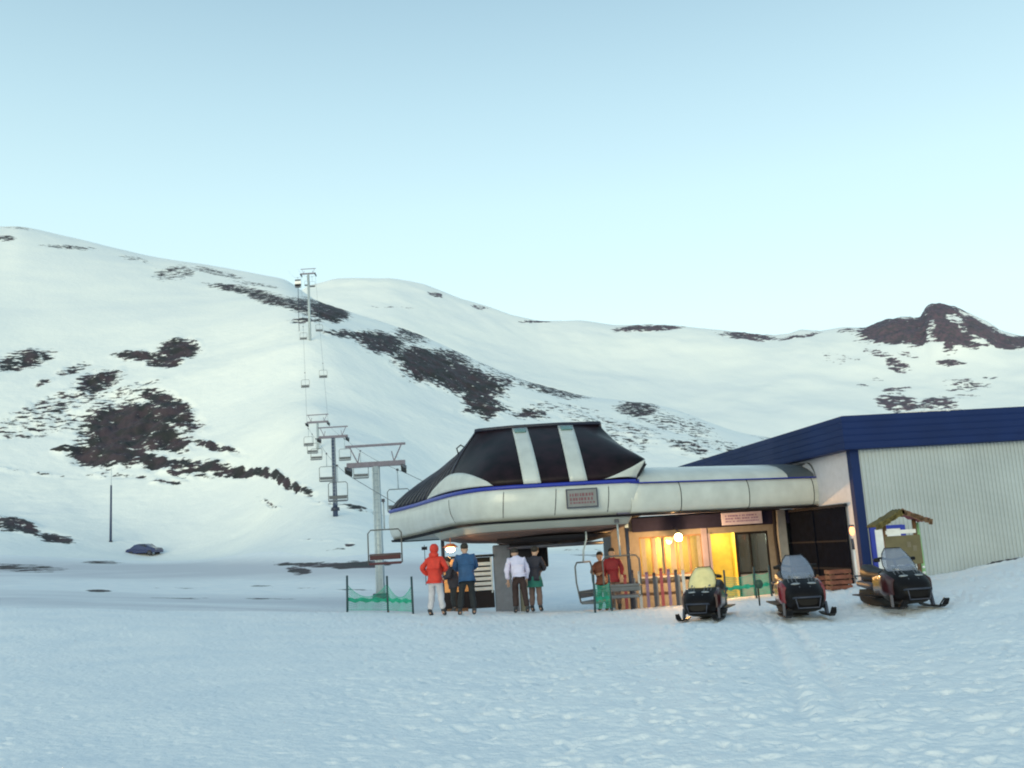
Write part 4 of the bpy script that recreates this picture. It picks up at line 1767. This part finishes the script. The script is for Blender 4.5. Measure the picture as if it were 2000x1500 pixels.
    b.v = [v + base_of(T) for v in b.v]
    b.build('eyes', M['black'], T)
    if skirt:
        b = MB()
        b.tube([(0, 0, .96 * sc_), (0, 0, .82 * sc_), (0, 0, .66 * sc_)], [.17, .21, .23], 16, caps=False)
        b.v = [v + base_of(T) for v in b.v]
        b.build('coat_skirt', M[skirt], T)
    return T


hips = [((-.33, -.10, 1.16), (-.19, .04, 1.0)), ((.30, .05, 1.17), (.17, .18, 1.08))]
front_arms = [((-.27, .10, 1.18), (-.13, .30, 1.15)), ((.27, .10, 1.18), (.13, .30, 1.15))]
down_arms = [((-.27, .08, 1.14), (-.24, .26, .96)), ((.27, .08, 1.14), (.24, .24, .94))]
person('person in orange-red jacket and pale grey trousers standing with hands at the hips', gp(853, 24.8), R(-18), 'red', 'lightp', lean=3, arms=hips, hood='red',
       feet=[((-.12, .03, .5), (-.17, -.02, .09)), ((.12, .05, .5), (.16, .06, .09))], jlen=.86)
person('person in dark blue jacket and black trousers, back to the camera', gp(915, 25.2), R(8), 'bluej', 'blackp', lean=12, arms=front_arms, height=1.8, bulk=1.25,
       feet=[((-.14, .05, .5), (-.2, -.02, .09)), ((.12, .06, .5), (.15, .02, .09))], jlen=.82, head_fwd=.08)
person('person in pale lilac shirt and dark brown trousers bending forward', gp(1017, 26.2), R(10), 'whitej', 'brownp', lean=30, arms=down_arms, height=1.78,
       feet=[((-.09, .10, .5), (-.12, -.02, .09)), ((.12, -.04, .5), (.16, -.18, .09))], jlen=.92, head_fwd=.06)
person('person in dark jacket with teal coat hem and brown trousers, right of the lilac shirt', gp(1048, 26.8), R(-20), 'darkj', 'tanp', lean=10, arms=front_arms, skirt='teal', height=1.72, head_fwd=.05)
person('person in crimson jacket standing between the chairs under the station corner', gp(1203, 29.2), R(170), 'dred', 'tanp', lean=2, height=1.74)
person('person in dark maroon jacket beside the crimson jacket, arms together', gp(1181, 29.8), R(150), 'crate', 'blackp', lean=6, arms=front_arms, height=1.70)
person('person in dark clothes leaning on the operator booth behind the red jacket', gp(889, 29.4), R(100), 'darkj', 'blackp', lean=14, arms=front_arms, height=1.62)

# ------------------------------------------------------------------ snowmobiles
def snowmobile(label, bodym, shieldm, sidem):
    T = empty('snowmobile', (0, 0, 0), label, 'snowmobile', 'snowmobiles parked in front of the ticket office')
    # faces -Y

    def sec(y, w, z0, z1, pw=2.6):
        out_ = []
        for i in range(20):
            a = 2 * math.pi * i / 20
            c_, s2 = math.cos(a), math.sin(a)
            out_.append(Vector((w * math.copysign(abs(c_) ** (2 / pw), c_), y, (z0 + z1) / 2 + (z1 - z0) / 2 * math.copysign(abs(s2) ** (2 / pw), s2))))
        return out_
    b = MB()
    b.loft([sec(-1.25, .18, .26, .42, 3), sec(-1.18, .30, .18, .55, 3), sec(-1.0, .37, .12, .68, 3.2), sec(-.7, .41, .09, .78, 3.2), sec(-.4, .40, .10, .82, 3), sec(-.1, .34, .14, .80), sec(.1, .28, .3, .70)])
    hood = b.build('hood', M[bodym], T)
    b = MB()
    b.box((0, -1.19, .40), (.40, .10, .11), rx=R(18))
    b.build('air_intake', M['seam'], hood)
    b = MB()
    b.tube([(-.28, -1.12, .40), (-.24, -1.32, .42), (.24, -1.32, .42), (.28, -1.12, .40)], .018, 8)
    b.tube([(-.24, -1.32, .42), (-.2, -1.28, .22), (.2, -1.28, .22), (.24, -1.32, .42)], .014, 8)
    b.build('front_bumper', M['dsteel'], T)
    b = MB()
    b.box((0, -.62, .80), (.46, .16, .07), rx=R(25))
    cl_ = b.build('instrument_cowl', M['seatgrey'], T, .02)
    b = MB()
    b.box((0, -.66, .835), (.26, .05, .03), rx=R(40))
    b.build('gauge_glass', M['lens'], cl_)
    for s_ in (-1, 1):
        b = MB()
        for k_ in range(3):
            b.beam((s_ * (.10 + .07 * k_), -1.10 + .05 * k_, .60 - .02 * k_), (s_ * (.13 + .07 * k_), -.78, .785 - .012 * k_), .012, .012)
        b.build('hood_louvre', M['seatgrey'], hood)
        b = MB()
        b.sphere((s_ * .15, -.98, .665), (.10, .05, .028), 8)
        b.build('headlight', M['lens'], T)
        b = MB()
        b.loft([sec(-.95, .05, .3, .62), sec(-.5, .07, .26, .74), sec(0, .05, .28, .66)])
        b.v = [v + Vector((s_ * .365, 0, 0)) for v in b.v]
        b.build('side_panel', M[sidem], T)
    b = MB()
    rows_ = []
    for z, w, y in ((.76, .33, -.78), (.88, .34, -.66), (1.0, .31, -.56), (1.12, .25, -.48), (1.22, .16, -.42)):
        rows_.append([Vector((w * math.sin(t), y + .28 * (1 - math.cos(t)), z)) for t in np.linspace(-1.35, 1.35, 13)])
    b.loft(rows_, closed=False, caps=False)
    ws = b.build('windshield', M[shieldm], T)
    ws.modifiers.new('solid', 'SOLIDIFY').thickness = .008
    b = MB()
    b.tube([r_[0] for r_ in rows_] + rows_[-1][1:-1] + [r_[-1] for r_ in reversed(rows_)], .009, 6)
    b.build('edge_trim', M['black'], ws)
    b = MB()
    b.tube([(-.35, -.10, 1.0), (-.25, -.16, 1.02), (-.08, -.22, .98), (.08, -.22, .98), (.25, -.16, 1.02), (.35, -.10, 1.0)], .022, 8)
    b.tube([(0, -.22, .98), (0, -.35, .78)], .03, 8)
    hb = b.build('handlebar', M['black'], T)
    for s_ in (-1, 1):
        b = MB()
        b.box((s_ * .37, -.26, .98), (.13, .09, .07), rz=s_ * .3)
        b.build('mirror', M['black'], hb, .02)
    b = MB()
    b.loft([sec(.05, .20, .5, .74), sec(.3, .19, .5, .76), sec(.8, .20, .48, .78), sec(1.2, .20, .48, .86), sec(1.32, .16, .5, .86)])
    b.build('seat', M['black'], T)
    b = MB()
    b.loft([sec(.0, .22, .25, .52), sec(.7, .24, .3, .52), sec(1.45, .22, .36, .52)])
    b.build('tunnel', M['dsteel'], T)
    b = MB()
    path_ = [(-.35, .10), (-.2, .04), (.2, .02), (1.15, .02), (1.38, .08), (1.45, .20), (1.38, .32), (.9, .34), (.0, .34), (-.3, .26)]
    rg = []
    for x_ in (-.19, .19):
        rg.append([Vector((x_, y, z)) for y, z in path_])
    b.loft(rg, closed=True, caps=True, smooth=False)
    for y in np.arange(-.2, 1.3, .12):
        b.box((0, y, .012), (.38, .02, .03))
    b.build('track', M['rubber'], T)
    b = MB()
    b.tube([(-.2, 1.45, .55), (-.2, 1.62, .6), (.2, 1.62, .6), (.2, 1.45, .55)], .018, 6)
    b.build('rear_rack', M['dsteel'], T)
    for s_ in (-1, 1):
        b = MB()
        x_ = s_ * .41
        prof_ = [(-1.55, .20), (-1.45, .10), (-1.3, .045), (-.6, .03), (-.35, .05)]
        rows_ = [[Vector((x_ + sx * w_, y, z + h_)) for sx, h_ in ((-1, .02), (-.7, 0), (.7, 0), (1, .02), (.7, .03), (-.7, .03))] for (y, z), w_ in zip(prof_, (.05, .065, .07, .07, .06))]
        b.loft(rows_, smooth=False)
        b.tube([(x_, -1.52, .19), (x_, -1.42, .22), (x_, -1.2, .08)], .014, 6)
        sk_ = b.build('ski', M['black'], T)
        b = MB()
        b.beam((x_, -.9, .06), (x_ * .97, -.86, .30), .05, .07)
        b.beam((x_ * .97, -.86, .30), (s_ * .30, -.7, .40), .03, .04)
        b.beam((x_, -.88, .16), (s_ * .26, -.55, .28), .03, .04)
        b.build('suspension_arm', M['dsteel'], T)
        b = MB()
        b.tube([(x_ * .93, -.84, .22), (s_ * .34, -.72, .58)], .035, 8)
        b.build('shock_absorber', M['redtrim'], T)
        b = MB()
        b.box((s_ * .33, .55, .22), (.20, 1.3, .025))
        b.build('running_board', M['black'], T)
    return T


S0 = snowmobile('black snowmobile with red side and smoky windshield, middle one of the row', 'black', 'vis', 'sredm')
S1 = copy_tree(S0)
S2 = copy_tree(S0)
S1['label'] = 'dark snowmobile with windshield coloured yellowish as if lit, nearest the floodlight'
S2['label'] = 'dark snowmobile with tall windshield parked in front of the notice board'
for S_ in (S1, S2):
    for chd in S_.children:
        if chd.name.startswith('side_panel'):
            chd.data = chd.data.copy()
            chd.data.materials.clear()
            chd.data.materials.append(M['smaroon'])
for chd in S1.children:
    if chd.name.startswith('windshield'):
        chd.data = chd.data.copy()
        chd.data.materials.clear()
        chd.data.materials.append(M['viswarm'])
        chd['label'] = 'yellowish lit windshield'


def place(o, px, D, yaw, sc_=1.0, dz=.0):
    p = gp(px, D)
    o.location = (p.x, p.y, p.z + dz)
    o.rotation_euler = (0, 0, R(yaw))
    o.scale = (sc_, sc_, sc_)


place(S0, 1558, 20.6, -5)
place(S1, 1386, 21.6, -22, .9)
place(S2, 1748, 20.1, 2, .96)

# ------------------------------------------------------------------ notice board
ND = 23.6
nl, nr_ = G(1733, ND, 1), G(1792, ND, 1)
nz = H(nl.x, ND) - .1
NB = empty('notice_board', ((nl.x + nr_.x) / 2, ND, nz), 'wooden notice board with small mossy gable roof in front of the hangar', 'notice board')
ztop = P(1755, 1020, ND).z
for p in (nl, nr_):
    b = MB()
    b.tube([(p.x, ND, nz), (p.x, ND, ztop + .05)], .05, 8)
    b.build('post', M['wood'], NB)
b = MB()
zb0, zb1 = P(1760, 1103, ND).z, P(1760, 1046, ND).z
b.box(((nl.x + nr_.x) / 2 + .02, ND - .06, (zb0 + zb1) / 2), (nr_.x - nl.x + .12, .04, zb1 - zb0))
bd = b.build('board', M['olive'], NB, .008)
b = MB()
rj = random.Random(9)
for i in range(5):
    b.box((nl.x + .12 + .13 * i, ND - .083, (zb0 + zb1) / 2 + rj.uniform(-.12, .15)), (.09, .004, .13), ry=rj.uniform(-.05, .05))
b.build('notice', mat('faded_paper', (.15, .13, .09), .8), bd)
b = MB()
b.box(((nl.x + nr_.x) / 2, ND - .03, zb1 + .09), (nr_.x - nl.x, .05, .09))
b.build('header_board', M['white2'], NB)
xc = (nl.x + nr_.x) / 2
pk = P(1755, 995, ND).z
el_, er_ = P(1702, 1026, ND), P(1806, 1014, ND)
for side, e in (('l', el_), ('r', er_)):
    b = MB()
    rows_ = []
    for y in np.linspace(-.35, .35, 8):
        row = []
        for t in np.linspace(0, 1, 9):
            q_ = Vector((xc, ND + y, pk)).lerp(Vector((e.x, ND + y, e.z)), t)
            q_.z += .02 * math.sin(y * 30 + t * 20) - .05 * t * (1 - t)
            row.append(q_)
        rows_.append(row)
    b.loft(rows_, closed=False, caps=False)
    o = b.build('roof_slope', M['thatch'] if side == 'l' else M['redtrim'], NB)
    sm = o.modifiers.new('solid', 'SOLIDIFY')
    sm.thickness = .06
    b = MB()
    for t in np.linspace(0, 1, 16):
        q_ = Vector((xc, ND - .36, pk - .02)).lerp(Vector((e.x, ND - .36, e.z - .02)), t)
        b.box(q_ - Vector((0, 0, .05)), (.06, .03, rj.uniform(.09, .15)), ry=rj.uniform(-.2, .2))
    b.build('fringe', M['thatch'] if side == 'l' else M['wood'], NB)
b = MB()
gr = G(1802, ND + .35, .8)
b.tube([(gr.x, ND + .35, nz), (gr.x - .03, ND + .35, P(1798, 1020, ND).z)], .05, 8)
b.build('rear_post', M['limegreen'], NB)
b = MB()
for i in range(4):
    for x_ in (nr_.x - .12, nr_.x + .06):
        b.sphere((x_, ND - .1, zb0 - .08 - .13 * i), .035, 5)
b.build('white_bead', M['white2'], NB)

# ------------------------------------------------------------------ pole with orange reflector
p0, p1 = gp(1676, 26.3), P(1663, 1050, 26.3)
SP = empty('marker_pole', p0, 'pale leaning pole with an orange lantern in front of the blue corner post', 'marker pole')
b = MB()
b.tube([p0 - Vector((0, 0, .1)), P(1668, 1072, 26.3)], .028, 8)
b.build('pole', M['white2'], SP)
b = MB()
b.sphere(P(1664, 1037, 26.3), (.07, .06, .13), 8)
b.build('lantern_glass', M['amber'], SP)
b = MB()
b.tube([P(1664, 1052, 26.3), P(1667, 1073, 26.3)], .04, 8)
b.sphere(P(1663, 1027, 26.3), (.08, .07, .03), 6)
b.build('lantern_mount', M['dsteel'], SP)

# crates at the dark door and the black flag stick
for i, (px, D, w, h, lab) in enumerate(((1640, 25.2, .55, .5, 'red-brown slatted crate beside the hidden snowmobile'), (1612, 26.0, .5, .42, 'red-brown crate left of the other crate before the dark door'))):
    p = gp(px, D)
    T = empty('crate', p, lab, 'crate', 'crates in front of the dark sliding door')
    for z in np.arange(.06, h, .13):
        b = MB()
        b.box((p.x, p.y - .2, p.z + z), (w, .02, .09))
        b.box((p.x, p.y + .2, p.z + z), (w, .02, .09))
        b.box((p.x - w / 2 + .01, p.y, p.z + z), (.02, .38, .09))
        b.box((p.x + w / 2 - .01, p.y, p.z + z), (.02, .38, .09))
        b.build('slat_course', M['crate'], T)
    b = MB()
    for sx in (-1, 1):
        for sy in (-1, 1):
            b.box((p.x + sx * (w / 2 - .04), p.y + sy * .17, p.z + h / 2), (.04, .04, h))
    b.build('corner_post', M['wood'], T)
    b = MB()
    b.box((p.x, p.y, p.z + .03), (w - .05, .36, .02))
    b.build('bottom', M['wood'], T)
p = gp(1484, 24.0)
T = empty('marker_stick', p, 'short dark stick with a dark ragged top in the snow between two snowmobiles', 'marker stick')
b = MB()
b.tube([p - Vector((0, 0, .1)), p + Vector((.0, 0, .5))], .02, 6)
b.build('stick', M['black'], T)
b = MB()
b.sphere(p + Vector((.03, 0, .5)), (.10, .06, .12), 6)
b.build('cloth_top', M['dgreen'], T)

# ------------------------------------------------------------------ ski rack and skis at the office wall
p = gp(1240, 29.6)
RK = empty('ski_rack', p, 'low wooden ski rack before the ticket office windows', 'ski rack')
xs0, xs1 = G(1215, 29.6, .3).x, G(1335, 29.6, .3).x
for px in (1212, 1243, 1286, 1330):
    b = MB()
    q_ = gp(px, 29.6)
    b.box((q_.x, 29.6, q_.z + .42), (.07, .07, .95))
    b.build('post', M['pillar'], RK)
for z in (.62, .28):
    b = MB()
    b.beam((xs0 - .05, 29.6, p.z + z + .12), (xs1 + .05, 29.6, p.z + z + .12), .04, .09)
    b.build('rail', M['wood'], RK)
skc = [mat('ski_red', (.35, .04, .05), .4), mat('ski_dark', (.03, .03, .05), .4), mat('ski_pale', (.5, .5, .5), .4), mat('ski_lilac', (.22, .12, .22), .4)]
names = ['red', 'dark', 'pale', 'lilac', 'dark', 'red', 'lilac', 'dark', 'pale']
labs = ['red ski leaning at the left end of the rack', 'dark ski leaning second from the left end of the rack', 'pale ski leaning left of the lilac one on the rack', 'lilac ski leaning left of the rack middle',
        'dark ski leaning just left of the rack middle post', 'red ski leaning just right of the rack middle', 'lilac ski leaning right of the red one on the rack', 'dark ski leaning near the right end of the rack', 'pale ski leaning at the right end of the rack']
cm = {'red': 0, 'dark': 1, 'pale': 2, 'lilac': 3}
for i, (nm, lb) in enumerate(zip(names, labs)):
    x_ = xs0 + .08 + (xs1 - xs0 - .1) * i / 8
    g0 = H(x_, 29.4)
    b = MB()
    hgt = 1.0 + .12 * ((i * 7) % 4) / 3
    pts_ = [Vector((x_, 29.38, g0 - .05)), Vector((x_ + .01, 29.46, g0 + hgt * .5)), Vector((x_ + .02, 29.53, g0 + hgt * .92)), Vector((x_ + .02, 29.48, g0 + hgt))]
    rows_ = [[q_ + Vector((sx * .045, dy, 0)) for sx, dy in ((-1, 0), (1, 0), (1, .02), (-1, .02))] for q_ in pts_]
    b.loft(rows_, smooth=False)
    o = b.build('ski', skc[cm[nm]])
    tag(o, lb, 'ski', 'skis leaning on the rack')

# ------------------------------------------------------------------ far pole, parked car
Dp = min((abs(to_px(*gp(216, D_))[1] - 1066), D_) for D_ in range(95, 136))[1]
g = gp(216, Dp)
LP = empty('lamp_pole', g, 'tall thin dark pole standing alone on the left snowfield', 'pole')
b = MB()
topz = P(213, 948, Dp).z
b.tube([g - Vector((0, 0, .5)), Vector((g.x, g.y, topz))], [.17, .11], 10)
b.build('mast', M['bsteel'], LP)
b = MB()
b.tube([Vector((g.x, g.y, topz - .05)), Vector((g.x, g.y, topz + 2.2))], .03, 6)
b.build('thin_rod', M['steel'], LP)
b = MB()
b.tube([g - Vector((0, 0, .2)), g + Vector((0, 0, .7))], [.26, .22], 10)
b.build('base_sleeve', M['dsteel'], LP)

cg = gp(282, 122)
CA = empty('parked_car', cg, 'dark blue car parked far away on the left snowfield', 'car')


def car(T):
    L, w = 4.2, .84
    side = [(-2.1, .35), (-2.1, .75), (-1.95, .9), (-1.45, 1.0), (-.95, 1.38), (-.3, 1.48), (.6, 1.44), (1.2, 1.05), (1.95, .88), (2.1, .65), (2.1, .35)]
    b = MB()
    rows_ = []
    for y, s_ in ((-w, .0), (-w * .98, .03), (0, .05), (w * .98, .03), (w, 0)):
        rows_.append([Vector((x, y * (.86 if z > 1.02 else 1), z + (s_ if z > .9 else 0) * .4)) for x, z in side])
    b.loft(rows_, closed=True, caps=True, smooth=False)
    b.v = [v + base_of(T) for v in b.v]
    b.build('body', M['carpaint'], T, .04)
    for s_ in (-1, 1):
        b = MB()
        b.add([(-1.2, s_ * .79, 1.04), (.95, s_ * .79, 1.04), (.5, s_ * .745, 1.36), (-.3, s_ * .745, 1.40), (-.85, s_ * .745, 1.33)], [(0, 1, 2, 3, 4)])
        b.v = [v + base_of(T) for v in b.v]
        b.build('side_window', M['darkglass'], T)
    for x in (-1.35, 1.3):
        for s_ in (-1, 1):
            b = MB()
            b.disc((x, s_ * .78, .32), .32, (0, 1, 0), .2, 20)
            b.v = [v + base_of(T) for v in b.v]
            wv = b.build('wheel', M['rubber'], T)
            b = MB()
            b.disc((x, s_ * .86, .32), .19, (0, 1, 0), .06, 14)
            b.v = [v + base_of(T) for v in b.v]
            b.build('rim', M['dsteel'], wv)
    for s_ in (-1, 1):
        b = MB()
        b.box((-2.08, s_ * .62, .76), (.08, .28, .14))
        b.v = [v + base_of(T) for v in b.v]
        b.build('tail_lamp', M['tail'], T, .02)
        b = MB()
        b.box((2.06, s_ * .6, .72), (.1, .3, .13))
        b.v = [v + base_of(T) for v in b.v]
        b.build('headlight', M['lens'], T, .02)


car(CA)
CA.rotation_euler = (0, 0, R(-14))
# small dark marker in the distance, left of the red jacket
g = P(829, 1071, 60)
T = empty('marker_flag', Vector((g.x, 60, H(g.x, 60))), 'tiny dark flag far behind, left of the orange-red jacket', 'flag')
b = MB()
b.tube([Vector((g.x, 60, H(g.x, 60) - .2)), Vector((g.x, 60, g.z + .2))], .02, 6)
b.build('stick', M['black'], T)
b = MB()
b.box((g.x, 59.97, g.z), (.34, .03, .2))
b.build('flag_cloth', M['seam'], T)
# slope sign by the skyline tower
g = P(582, 553, 196)
T = empty('slope_sign', Vector((g.x, 196, H(g.x, 196))), 'white and dark board on a thin mast left of the skyline tower', 'sign')
b = MB()
b.tube([Vector((g.x, 196, H(g.x, 196) - .5)), Vector((g.x, 196, g.z))], .06, 6)
b.build('mast', M['dsteel'], T)
b = MB()
b.box((g.x, 195.9, g.z + .1), (1.3, .1, .6))
b.build('board', M['white2'], T)
b = MB()
b.box((g.x, 195.9, g.z - .45), (1.3, .12, .45))
b.build('dark_panel', M['seam'], T)
b = MB()
b.box((g.x, 195.9, g.z + .62), (1.2, .1, .3))
b.build('top_panel', M['dsteel'], T)
